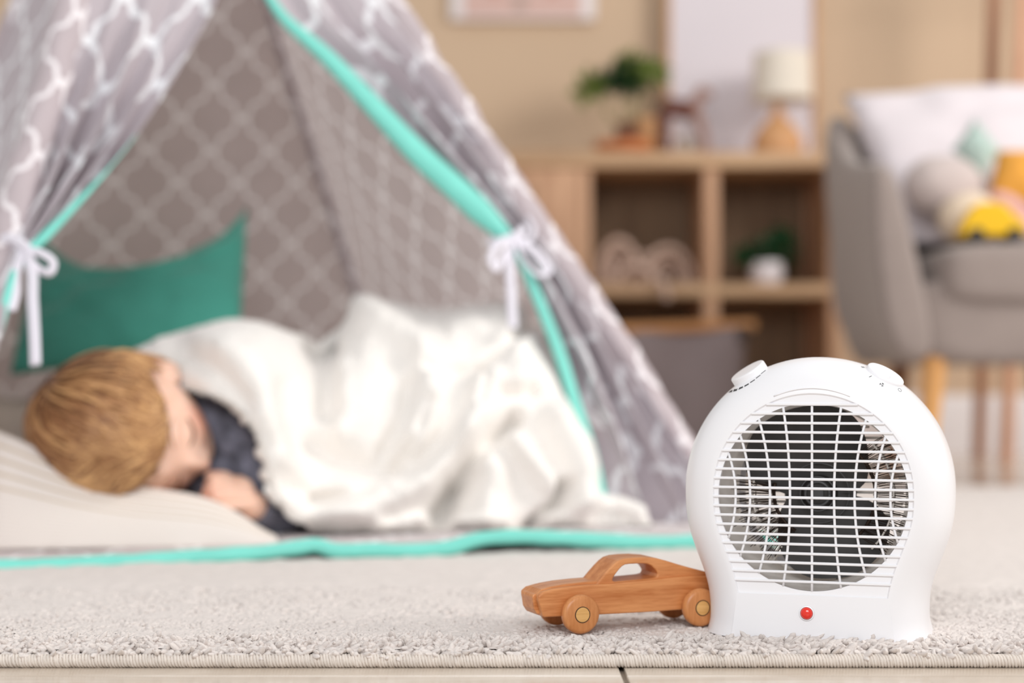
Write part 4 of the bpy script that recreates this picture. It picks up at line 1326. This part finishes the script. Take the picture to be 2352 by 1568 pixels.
Yb_, Yt_ = smooth_interp(xs, Yb), smooth_interp(xs, Yt)
t = np.linspace(0, 1, nf_)
XX, TT = np.meshgrid(xs, t, indexing='ij')
# the silhouette rounds over: rows bunch towards the crest
py = yb[:, None] + (yt - yb)[:, None] * np.sin(TT * PI / 2) ** .92
YY = Yb_[:, None] + (Yt_ - Yb_)[:, None] * (.10 * TT + .90 * TT ** 2.4)
pts = np.stack([(XX - 1176) / F * YY, YY, H - (py - HY) / F * YY], -1)
back = []
for k in np.linspace(0, 1, nb + 1)[1:]:
    Yk = Yt_ + k * .34
    c = pts[:, -1].copy()
    c[:, 1] = Yk
    c[:, 2] = MZ + .004 + (pts[:, -1, 2] - MZ - .004) * (1 - k ** 2.2)
    c[:, 0] = pts[:, -1, 0] * (1 - .12 * k) - .02 * k
    back.append(c)
full = np.concatenate([pts, np.stack(back, 1)], 1)
pyf = np.concatenate([py, np.repeat(yt[:, None] - 60, nb, 1) - np.arange(nb)[None] * 6], 1)
pxf = np.repeat(xs[:, None], nf_ + nb, 1)
# folds: (polyline in picture pixels, width, height in metres)
folds = [
    ([(1120, 880), (1095, 960), (1050, 1040), (990, 1105), (900, 1155), (780, 1188), (690, 1196)], 34, .030),
    ([(1180, 960), (1120, 1010), (1060, 1085), (1035, 1140), (1020, 1190)], 20, -.034),
    ([(1030, 1120), (1010, 1160), (1000, 1190)], 22, -.028),
    ([(1085, 1010), (1130, 1090), (1120, 1160), (1110, 1200)], 38, .022),
    ([(1180, 1020), (1245, 1100), (1265, 1140), (1250, 1180)], 22, .024),
    ([(1215, 1210), (1245, 1180), (1275, 1150), (1290, 1120)], 16, -.036),
    ([(1270, 960), (1310, 1040), (1330, 1110), (1330, 1160)], 34, .030),
    ([(985, 852), (1050, 850), (1110, 842), (1160, 800), (1220, 740)], 11, -.026),
    ([(1110, 845), (1120, 880), (1105, 930)], 11, -.022),
    ([(1160, 902), (1195, 906), (1225, 896)], 11, -.026),
    ([(1180, 790), (1200, 840), (1190, 880)], 34, .014),
    ([(740, 790), (750, 850), (755, 930)], 40, -.022),
    ([(835, 715), (900, 760), (960, 800), (985, 850), (985, 930), (950, 1000)], 34, .022),
    ([(780, 830), (790, 920), (780, 990)], 22, .010),
    ([(650, 900), (700, 990), (760, 1050), (850, 1075), (930, 1060)], 30, -.016),
    ([(600, 960), (650, 1060), (720, 1120), (820, 1135), (890, 1110)], 26, .014),
    ([(720, 1150), (820, 1135), (900, 1085), (960, 1010), (990, 940)], 15, -.020),
    ([(1000, 930), (985, 990), (930, 1060)], 18, .016),
    ([(940, 880), (930, 960), (880, 1030)], 18, -.012),
    ([(480, 790), (560, 830), (620, 900)], 40, .010),
    ([(420, 800), (500, 850), (570, 930), (615, 1020)], 26, -.008),
    ([(640, 1150), (740, 1180), (860, 1195)], 20, .012),
    ([(870, 1215), (960, 1195), (1050, 1200), (1150, 1205)], 16, .016),
    ([(1270, 1195), (1350, 1165), (1420, 1160), (1470, 1180)], 20, .012),
    ([(1300, 1185), (1380, 1180), (1450, 1185)], 8, -.010),
    ([(1050, 760), (1120, 740), (1180, 720)], 30, .012),
]
def seg_dist(px_, py_, poly):
    best = np.full(px_.shape, 1e9)
    for (x0, y0), (x1, y1) in zip(poly[:-1], poly[1:]):
        dx, dy = x1 - x0, y1 - y0
        q = np.clip(((px_ - x0) * dx + (py_ - y0) * dy) / (dx*dx + dy*dy), 0, 1)
        best = np.minimum(best, np.hypot(px_ - x0 - q * dx, py_ - y0 - q * dy))
    return best
off = np.zeros(pxf.shape)
for poly, wdt, hgt in folds:
    hgt, wdt = (hgt * 1.6, wdt) if wdt > 15 else (hgt * 1.0, 15)
    off += hgt * np.exp(-(seg_dist(pxf, pyf, poly) / wdt) ** 2)
off += .008 * vnoise(np.stack([pxf / 90, pyf / 80, pxf * 0], -1)) + .0022 * vnoise(np.stack([pxf / 30, pyf / 30, pxf * 0 + 4], -1))
off += .0010 * vnoise(np.stack([pxf / 6, pyf / 6, pxf * 0 + 9], -1)) + .0009 * vnoise(np.stack([pxf / 2.6, pyf / 2.6, pxf * 0 + 2], -1))
du = np.gradient(full, axis=0); dv = np.gradient(full, axis=1)
nr = np.cross(du, dv); nr /= np.linalg.norm(nr, axis=-1)[..., None] + 1e-12
if nr[200, 60, 1] > 0: nr = -nr
edge_u = np.clip(np.minimum(np.arange(nu), np.arange(nu)[::-1]) / 8.0, 0, 1)[:, None]
# folds stand out towards the front and up, keep the border where it lies
dirn = nr * .6 + A(0, -.8, .2)
dirn /= np.linalg.norm(dirn, axis=-1)[..., None]
full = full + dirn * (off * edge_u)[..., None]
full[..., 2] = np.maximum(full[..., 2], MZ + .003)
bl = obj('blanket', full.reshape(-1, 3), grid_faces(nu, nf_ + nb), M_blk2, label='fluffy white fleece blanket heaped over the body of the sleeping child', cat='blanket')
k = 5000                                              # loose fibres of the fleece
ia, ja = rng.integers(2, nu - 2, k), rng.integers(0, 5, k)
fp_ = full[ia, ja] + (rng.random((k, 1)) - .5) * (full[ia + 1, ja] - full[ia, ja])
fn = nr[ia, ja] + rng.normal(size=(k, 3)) * .45 + A(0, 0, -.25)
fn /= np.linalg.norm(fn, axis=1)[:, None]
sdv = np.cross(fn, rng.normal(size=(k, 3))); sdv /= np.linalg.norm(sdv, axis=1)[:, None]
ln = (.003 + .005 * rng.random((k, 1)))
tri = np.stack([fp_ - sdv * .0009 - fn * .001, fp_ + sdv * .0009 - fn * .001, fp_ + fn * ln], 1).reshape(-1, 3)
obj('fleece_pile', tri, np.arange(3 * k).reshape(-1, 3), M_blk2, bl, kind='stuff', smooth=False)
sm = bl.modifiers.new('thickness', 'SOLIDIFY'); sm.thickness = .016; sm.offset = -1
# ------------------------------------------------------------------ fan heater
M_plas = mat('white moulded plastic', (240, 239, 242), 0.32, 0.0, 5)
M_plasi = mat('white inner plastic', (246, 240, 234), 0.45, 0.01, 5)
M_black = mat('dusty black blade', (58, 55, 54), 0.5, 0.35, 30, 0.1, 200)
M_wire = mat('heating wire', (66, 52, 44), 0.4, 0.2, 40, metal=0.6)
M_clear = mat('smoked hub cap', (92, 92, 94), 0.2, 0.05)
M_ink = mat('black print', (24, 26, 30), 0.5)
M_inkg = mat('grey print ink', (120, 124, 128), 0.5)
def red_mat():
    t = NT('red lens')
    t.put(t.b.inputs['Base Color'], rgb(232, 40, 16))
    t.b.inputs['Roughness'].default_value = 0.12
    t.b.inputs['Coat Weight'].default_value = 0.6
    return t.m
M_redl = red_mat()
YAW = -math.radians(17)
HB = A(.271, 1.383, RUG - .0005)
heat = empty('fan_heater', HB, 'white round fan heater with grille and red lamp on the rug front', 'heater', rotz=YAW)
RW = rotz(YAW)
def hw_(p): return np.asarray(p) @ RW.T + HB
ZC, RB = .1255, .1160
wt = [(0, .0965), (.005, .0950), (.011, .0938), (.02, .0936), (.035, .0948), (.05, .0985), (.066, .1045), (.083, .1105), (.10, .1145), (.115, .1158), (ZC, RB)]
def outline(ins, zlo=0.0, n1=26, n2=72):
    zs = zlo + (ZC - zlo) * np.linspace(0, 1, n1) ** 1.0
    hwid = smooth_interp(zs, wt)
    dz = np.gradient(hwid, zs)
    nn = np.sqrt(1 + dz ** 2)
    r = np.stack([hwid - ins / nn, zs + np.where(zs > zlo + 1e-6, ins * dz / nn, 0) * np.clip((zs - zlo) / .03, 0, 1)], 1)
    a = np.linspace(0, PI, n2)[1:-1]
    arc = np.stack([-(RB - ins) * np.cos(a), ZC + (RB - ins) * np.sin(a)], 1)
    left = np.stack([-r[:, 0], r[:, 1]], 1)
    return np.concatenate([left, arc, r[::-1]])
n_o = len(outline(0))
m_b = 30
def closed(ins, zlo=0.0):
    o = outline(ins, zlo)
    z = o[0, 1]
    base = np.stack([np.linspace(o[-1, 0], o[0, 0], m_b + 2)[1:-1], np.full(m_b, z)], 1)
    return np.concatenate([o, base])
N = n_o + m_b
def panelled(ins, zc):
    """the same outline cut off straight at height zc: points below it gather in the corners"""
    o = outline(ins)
    xc = np.interp(zc, o[:26, 1], -o[:26, 0])
    low = o[:, 1] < zc
    o[low, 0] = np.sign(o[low, 0]) * xc
    o[low, 1] = zc
    return np.concatenate([o, np.stack([np.linspace(xc, -xc, m_b + 2)[1:-1], np.full(m_b, zc)], 1)])
def ring3(pxz, y): return np.stack([pxz[:, 0], np.full(len(pxz), y), pxz[:, 1]], 1)
YF = -.0555
bk = closed(.022)
ba = np.arctan2(bk[:, 1] - .1215, bk[:, 0])
rings = [ring3(np.stack([.074 * np.cos(ba), .1215 + .074 * np.sin(ba)], 1), .0625)] + [ring3(closed(i), y) for y, i in ( (.062, .022), (.060, .012), (.052, .003), (.040, 0), (.01, -.0003), (-.012, 0), (-.024, .0018), (-.034, .005), (-.042, .0098), (-.048, .0155), (-.0525, .022), (-.0545, .0265), (YF, .0290))]
ct = panelled(.0315, .038)
rings.append(ring3(ct, YF - .0002))
rings.append(ring3(panelled(.0327, .0388), YF + .0016))
ZG, RG = .1215, .0800
ang = np.arctan2(ct[:, 1] - ZG, ct[:, 0])
circ = np.stack([RG * np.cos(ang), ZG + RG * np.sin(ang)], 1)
rings.append(ring3(panelled(.0327, .0388) * .5 + circ * .5, YF + .0016))
rings.append(ring3(circ, YF + .0016))
rings.append(ring3(circ * A(.995, 1) + A(0, 0), YF + .0040))
V = np.concatenate(rings)
Fc = [tuple(f) for f in grid_faces(len(rings), N, False, True)]
shell = MB().add(V, Fc).build('housing', M_plas, heat, world=False, sharp=38)
shell.data.polygons.foreach_set('use_smooth', np.ones(len(shell.data.polygons), bool))
# raised arch above the grille
ar = [(x, YF - .0002, z) for x, z in [(.032 * q, .2075 + .0070 * (1 - q * q) ** 1.0) for q in np.linspace(-1, 1, 17)]]
# duct, back wall
th = np.linspace(0, 2 * PI, 72, endpoint=False)
def cring(r, y, xo=0): return np.stack([xo + r * np.cos(th), np.full(72, y), ZG + r * np.sin(th)], 1)
dr = [cring(.0800, YF + .003), cring(.0815, YF + .016), cring(.0815, YF + .020), cring(.0785, YF + .024), cring(.0775, .012), cring(.0740, .022)]
obj('duct', np.concatenate(dr), grid_faces(len(dr), 72, False, True)[:, ::-1], M_plasi, heat, world=False, sharp=40)
b = MB()
for q in np.linspace(-.068, .068, 15):
    wv = math.sqrt(max(.0, .072 ** 2 - q * q))
    b.box((-wv, .0205, ZG + q - .0011), (wv, .0235, ZG + q + .0011))
b.build('rear_rib', M_plasi, heat, world=False, kind='stuff')
for a0 in np.linspace(.2, 2 * PI + .2, 9)[:-1]:
    c, s_ = math.cos(a0), math.sin(a0)
    MB().box((.070, .006, -.0010), (.080, .018, .0010), 0, (A([c, 0, -s_], [0, 1, 0], [s_, 0, c]), A(0, 0, ZG))).build('duct_rib', M_plasi, heat, world=False)
# two bladed fan
def blade(pts, tw):
    pts = np.array(pts, float) / (2.2086 * 2620)
    pts = np.stack([pts[:, 0], -pts[:, 1]], 1)
    q = smooth_path(np.concatenate([pts, pts[:1]]), 60)[:-1]
    rows = []
    for f in np.linspace(.02, 1, 9):
        p = q * f
        yy = .004 + tw * (p[:, 0] * .22 + p[:, 1] * .06) - 1.6 * (p ** 2).sum(1)
        rows.append(np.stack([p[:, 0], yy, ZG + p[:, 1]], 1))
    v = np.concatenate(rows)
    back_ = v + A(0, .0018, 0)
    f1 = grid_faces(9, 59, False, True)
    rim = np.array([[8*59 + i, 8*59 + (i+1) % 59, 9*59 + 8*59 + (i+1) % 59, 9*59 + 8*59 + i] for i in range(59)])
    return np.concatenate([v, back_]), np.concatenate([f1, f1[:, ::-1] + 9*59, rim])
up = [(60, -10), (160, 0), (232, -60), (245, -170), (228, -290), (180, -385), (85, -440), (-45, -452), (-185, -425), (-290, -350), (-345, -260), (-365, -160), (-342, -80), (-270, -30), (-180, 0), (-100, 30), (-20, 20)]
lo = [(-80, 10), (-150, 30), (-188, 90), (-200, 190), (-185, 290), (-135, 370), (-55, 420), (55, 430), (175, 410), (280, 335), (345, 230), (350, 150), (305, 80), (235, 30), (125, 5), (20, -20)]
fan = MB().lathe([(.0005, -.012), (.012, -.011), (.0150, -.006), (.0165, .004), (.030, .006), (.032, .012), (.0005, .014)], (0, .004, ZG), (0, 1, 0), 36).build('fan_hub', M_black, heat, world=False)
for p_, tw in ((up, 1), (lo, 1)):
    v, f = blade(p_, tw)
    obj('fan_blade', v, f, M_black, fan, world=False, sharp=40)
b = MB()
for r_, w_ in ((.0150, .0007), (.0105, .0013), (.0265, .0006)):
    b.tube([A(r_ * math.cos(q), -.0088 + (.010 if r_ > .02 else 0), ZG + r_ * math.sin(q)) for q in np.linspace(0, 2 * PI, 40)], w_, 6)
b.build('hub_ring', M_clear, fan, world=False, sharp=None)
MB().lathe([(.0002, 0), (.006, 0), (.006, .004), (.0002, .004)], (0, -.0105, ZG), (0, 1, 0), 6).build('hub_nut', M_clear, fan, world=False)
# heating wires: fans of fine loops on two mica arms
def wires(name, a0, a1, n, r0, r1, par):
    b = MB()
    for q in range(n):
        a = math.radians(a0 + (a1 - a0) * (q + rng.random() * .5) / n)
        y = -.030 + .022 * rng.random()
        ri, ro = r0 + .006 * rng.random(), r1 + .003 * rng.normal()
        a2 = a * par + .03 * rng.normal()
        p0 = A(ri * math.cos(a), y, ZG + ri * math.sin(a))
        d = A(math.cos(a2), rng.normal() * .1, math.sin(a2))
        b.tube([p0, p0 + d * (ro - ri) * .5 + A(0, 0, .0008), p0 + d * (ro - ri)], .00030, 4)
    o = b.build(name, M_wire, heat, world=False, sharp=None, kind='stuff')
    return o
wires('heating_wire', -44, 46, 85, .048, .0785, .75)
wires('heating_wire', 168, 238, 90, .034, .068, 1.0)
for angs, r_ in ((np.linspace(-46, 46, 14), .050), (np.linspace(166, 240, 12), .038)):
    MB().tube([A(r_ * math.cos(math.radians(q)), -.010, ZG + r_ * math.sin(math.radians(q))) for q in angs], .0016, 8).build('wire_holder', M_wire, heat, world=False, sharp=None)
for y in (-.022, -.004):
    for angs, r_ in ((np.linspace(-44, 44, 10), .066), (np.linspace(168, 238, 10), .055)):
        MB().tube([A(r_ * math.cos(math.radians(q)), y, ZG + r_ * math.sin(math.radians(q))) for q in angs], .0009, 6).build('wire_holder', M_plasi, heat, world=False, sharp=None)
# grille bars
con = panelled(.0320, .038)
cl_, cr_ = con[:n_o // 2], con[n_o // 2:n_o]
for k in range(20):
    z = .2005 - k * (.2005 - .0495) / 19
    hl = np.interp(z, con[:n_o // 2, 1], -con[:n_o // 2, 0])
    hl += .0006
    h_, y0, y1 = .00115, YF - .0006, YF + .0042
    sec = [(y0 + .0008, -h_), (y0, -h_ + .0006), (y0, h_ - .0006), (y0 + .0008, h_), (y1, h_ * .8), (y1, -h_ * .8)]
    V = np.array([(x, y, z + zz) for x in (-hl, hl) for y, zz in sec])
    n6 = 6
    Fq = [(i, (i + 1) % n6, (i + 1) % n6 + n6, i + n6) for i in range(n6)] + [tuple(range(n6))[::-1], tuple(range(n6, 12))]
    MB().add(V, Fq).build('grille_bar', M_plas, heat, world=False, sharp=35)
for xm, xe, ze in ((0, 0, .080), (-.0185, -.0243, .0763), (.0185, .0243, .0763), (-.0355, -.0450, .0662), (.0355, .0450, .0662), (-.0525, -.0610, .0520), (.0525, .0610, .0520), (-.0650, -.0712, .0365), (.0650, .0712, .0365)):
    zz = np.linspace(-ze, ze, 13)
    xx = xm + (xe - xm) * (zz / ze) ** 2
    pth = np.stack([xx, np.full(13, YF + .0022), ZG + zz], 1)
    MB().tube(pth, 1.0, 8, flat=(.00115, .0016), up=(0, 1, 0)).build('grille_rod', M_plas, heat, world=False, sharp=None)
# raised arch moulding
MB().tube(np.array(ar), .0006, 8).build('arch_moulding', M_plas, heat, world=False, sharp=None)
# dials
def dial(x, lift, rad, hgt, dimple, name='dial'):
    a = math.asin(x / RB)
    axd = unit(A(math.sin(a), -.27, math.cos(a)))
    c0 = A(x, -.017, ZC + RB * math.cos(a)) + axd * lift
    b = MB()
    n, m = 48, 12
    a1 = unit(np.cross(axd, A(0, 1, 0))); a2 = np.cross(axd, a1)
    tt = np.linspace(0, 2 * PI, n, endpoint=False)
    rows = [(rad * 1.0, -.016), (rad * 1.0, hgt - .0016), (rad * .985, hgt - .0006), (rad * .95, hgt)] + [(rad * q, hgt + .0006 * (1 - q * q)) for q in np.linspace(.9, .02, m)]
    V = []
    dp = a1 * (dimple[0]) + a2 * (dimple[1]) if dimple else None
    for r_, h_ in rows:
        q = r_ * (np.cos(tt)[:, None] * a1 + np.sin(tt)[:, None] * a2)
        hh = np.full(n, h_)
        if dimple and h_ > hgt - .0005:
            dist = np.linalg.norm(q - dp, axis=1)
            hh = hh - dimple[3] * np.sqrt(np.clip(1 - (dist / dimple[2]) ** 2, 0, 1))
        V.append(c0 + q + axd * hh[:, None])
    b.add(np.concatenate(V), [tuple(f) for f in grid_faces(len(rows), n, False, True)] + [tuple(range((len(rows) - 1) * n, len(rows) * n))])
    return b.build(name, M_plas, heat, world=False, sharp=50)
d1 = dial(-.0580, -.0055, .0166, .0108, None)
dial(.0585, -.0030, .0172, .0050, (.003, .006, .0085, .0032))
# signs printed on the shoulder, laid on the shell
bvh = BVHTree.FromPolygons([Vector(v) for v in hw_(np.array([v.co[:] for v in shell.data.vertices]))], [tuple(p.vertices) for p in shell.data.polygons])
def on_shell(x, y, lift=.00015):
    d = Vector(((x - 1176) / F, 1, -(y - HY) / F)).normalized()
    hit = bvh.ray_cast(Vector((0, 0, H)), d)
    if hit[0] is None:
        return None
    nr_ = hit[1] if hit[1].dot(d) < 0 else -hit[1]
    return np.array(hit[0] + nr_ * lift)
def decal(name, polys, m):
    b = MB()
    for poly in polys:
        v = [on_shell(*p) for p in poly]
        if any(q is None for q in v):
            continue
        k = len(v)
        mid = sum(v) / k
        b.add(v, [tuple(range(k))])
    if b.n:
        return b.build(name, m, heat, sharp=None)
c6 = lambda x, y: (1560 + x / 6.918, 790 + y / 6.918)
dashes = [[(783, 772), (825, 735), (852, 728), (836, 764)], [(855, 756), (872, 720), (930, 706), (914, 742)], [(940, 728), (958, 692), (1017, 670), (1012, 694)], [(1036, 682), (1040, 658), (1108, 622), (1106, 642)],
          [(1130, 620), (1128, 606), (1204, 558), (1204, 572)], [(1222, 550), (1220, 538), (1290, 488), (1294, 496)], [(1302, 478), (1300, 468), (1372, 412), (1378, 418)]]
decal('dial_scale', [[c6(*p) for p in q] for q in dashes], M_ink)
c7 = lambda x, y: (1900 + x / 7.84, 800 + y / 7.84)
decal('two_bar_sign', [[c7(*p) for p in q] for q in ([(606, 324), (660, 328), (662, 336), (608, 332)], [(618, 338), (672, 342), (676, 350), (622, 347)])], M_inkg)
decal('one_bar_sign', [[c7(*p) for p in ((752, 512), (800, 490), (804, 498), (756, 522))]], M_ink)
def ring_poly(cx_, cy_, rx, ry, rot, w_, a0, a1, n=14):
    out = []
    for i in range(n):
        q = [a0 + (a1 - a0) * (i + j) / n for j in (0, 1)]
        pl_ = []
        for aa, s_ in ((q[0], 1), (q[1], 1), (q[1], 1 - w_), (q[0], 1 - w_)):
            x, y = rx * s_ * math.cos(aa), ry * s_ * math.sin(aa)
            pl_.append(c7(cx_ + x * math.cos(rot) - y * math.sin(rot), cy_ + x * math.sin(rot) + y * math.cos(rot)))
        out.append(pl_)
    return out
decal('off_sign', ring_poly(1306, 748, 40, 24, .75, .24, 0, 2 * PI, 20), M_inkg)
fs = []
for q in range(3):
    fs += ring_poly(984, 650, 40, 30, .4, .42, q * 2 * PI / 3 + .3, q * 2 * PI / 3 + 1.55, 6)
fs += ring_poly(984, 650, 10, 8, 0, .8, 0, 2 * PI, 8)
decal('fan_sign', fs, M_ink)
# indicator lamp
lp_ = A((1850 - 1862) / 2741 + .0002, YF - .0005, (1466 - 1404) / 2701)
MB().lathe([(.0064, 0), (.0064, .0006), (.0054, .0010), (.0054, .0)], lp_, (0, -1, 0), 28, cap=False).build('lamp_bezel', M_plas, heat, world=False)
MB().lathe([(.0053, 0), (.0052, .0010), (.0046, .0024), (.0034, .0034), (.0016, .0039), (.0002, .0040)], lp_, (0, -1, 0), 28).build('indicator_lamp', M_redl, heat, world=False, sharp=None)

# ------------------------------------------------------------------ wooden car
M_car = wood('oiled cherry', (184, 108, 52), (218, 148, 92), 9, (1.0, 9, 9), 0.42, 0.15, 60)
M_whl = wood('oiled beech wheel', (188, 116, 60), (216, 148, 92), 9, (7, 7, 1.2), 0.42, 0.15, 70, rot=(0, .7, 0))
M_hub = wood('pale oak plug', (206, 152, 84), (232, 184, 116), 10, (1.2, 9, 14), 0.5, 0.1, 60)
M_ring = mat('dark joint ring', (70, 48, 30), 0.8)
cw = on_z(1338, 1457, RUG)                            # front wheel's foot
ca = math.atan2(.0415, .109)
car = empty('wooden_toy_car', cw, 'oiled wooden toy car with window opening and round wheels beside the fan heater', 'toy car', rotz=ca)
UW = .0335                                            # wheel centre from the nose
def cu(pts): return [(u - UW, z) for u, z in pts]
W = .043
low = cu([(.0015, .0150), (-.001, .0220), (-.0035, .0300), (-.0035, .0340), (.001, .0372), (.010, .0392), (.022, .0404), (.040, .0413), (.060, .0414), (.100, .0428), (.130, .0445), (.150, .0448), (.168, .0436), (.172, .038), (.172, .028), (.169, .0165), (.160, .0150), (.1, .0145), (.03, .0148)])
bevel(MB().prism(low, .0105, .0105 + W).build('body', M_car, car, world=False, smooth=False, sharp=None), .0016, 3)
def ring_prism(outer, inner, d0, d1):
    """outline with a hole: matched point lists"""
    n = len(outer)
    V = [(x, d0, z) for x, z in outer] + [(x, d0, z) for x, z in inner] + [(x, d1, z) for x, z in outer] + [(x, d1, z) for x, z in inner]
    Fc = []
    for i in range(n):
        j = (i + 1) % n
        Fc += [(i, j, n + j, n + i), (2*n + j, 2*n + i, 3*n + i, 3*n + j), (j, i, 2*n + i, 2*n + j), (n + i, n + j, 3*n + j, 3*n + i)]
    return np.array(V), Fc
outer_c = [(.052, .0405), (.0560, .0442), (.0600, .0485), (.0650, .0535), (.0700, .0580), (.0745, .0610), (.0800, .0625), (.0880, .0630), (.1000, .0630), (.1120, .0618), (.1220, .0590), (.1330, .0555), (.1450, .0520), (.1580, .0485), (.1700, .0452), (.1700, .0400), (.15, .0395), (.13, .0395), (.11, .0395), (.09, .0395), (.07, .0395), (.06, .0395)]
inner_c = [(.0690, .0432), (.0690, .0446), (.0700, .0468), (.0722, .0496), (.0752, .0530), (.0780, .0556), (.0810, .0571), (.0860, .0576), (.0960, .0576), (.1030, .0570), (.1070, .0552), (.1100, .0525), (.1120, .0500), (.1130, .0478), (.1128, .0462), (.1115, .0448), (.1080, .0440), (.1030, .0437), (.0960, .0434), (.0880, .0431), (.0780, .0427), (.0710, .0425)]
v, f = ring_prism(cu(outer_c), cu(inner_c), .0105 + .004, .0105 + W - .004)
bevel(MB().add(v, f).build('cabin', M_car, car, world=False, smooth=False, sharp=None), .0014, 3)
hood = cu([(-.0025, .0305), (-.0030, .0345), (.002, .0385), (.011, .0406), (.024, .0422), (.042, .0432), (.058, .0436), (.058, .036), (.02, .034), (.004, .030)])
bevel(MB().prism(hood, .0105 + .0065, .0105 + W - .0065).build('bonnet', M_car, car, world=False, smooth=False, sharp=None), .0012, 3)
grl = cu([(-.0062, .0325), (-.0050, .0345), (.004, .0360), (.004, .0170), (-.0015, .0170), (-.0045, .0215)])
bevel(MB().prism(grl, .0105 + .0075, .0105 + W - .0075).build('nose', M_car, car, world=False, smooth=False, sharp=None), .0010, 2)
for uw in (0.0, .1170):
    for near in (True, False):
        y0 = 0.0 if near else .0105 + W
        dirn_ = 1
        wc = A(uw, y0, .0172)
        pr = [(.0003, .0), (.0135, .0), (.0158, .0008), (.0170, .0026), (.0172, .005), (.0170, .0076), (.0158, .0094), (.0130, .0102), (.0003, .0102)]
        wh = MB().lathe(pr, wc, (0, 1, 0), 48, cap=False).build('wheel', M_whl, car, world=False, sharp=50)
        fy = -.0004 if near else .0106
        MB().lathe([(.0002, -.0002), (.0063, -.0002), (.0066, .0002), (.0066, .0006), (.0002, .0006)], wc + A(0, fy, 0), (0, 1, 0), 32, cap=False).build('hub_plug', M_hub, wh, world=False)
        MB().lathe([(.0064, -.0001), (.0071, -.0001), (.0071, .0005), (.0064, .0005)], wc + A(0, fy, 0), (0, 1, 0), 32, cap=False).build('joint_ring', M_ring, wh, world=False)
    MB().tube([A(uw, .008, .0172), A(uw, .0105 + W + .004, .0172)], .003, 12).build('axle', M_hub, car, world=False)
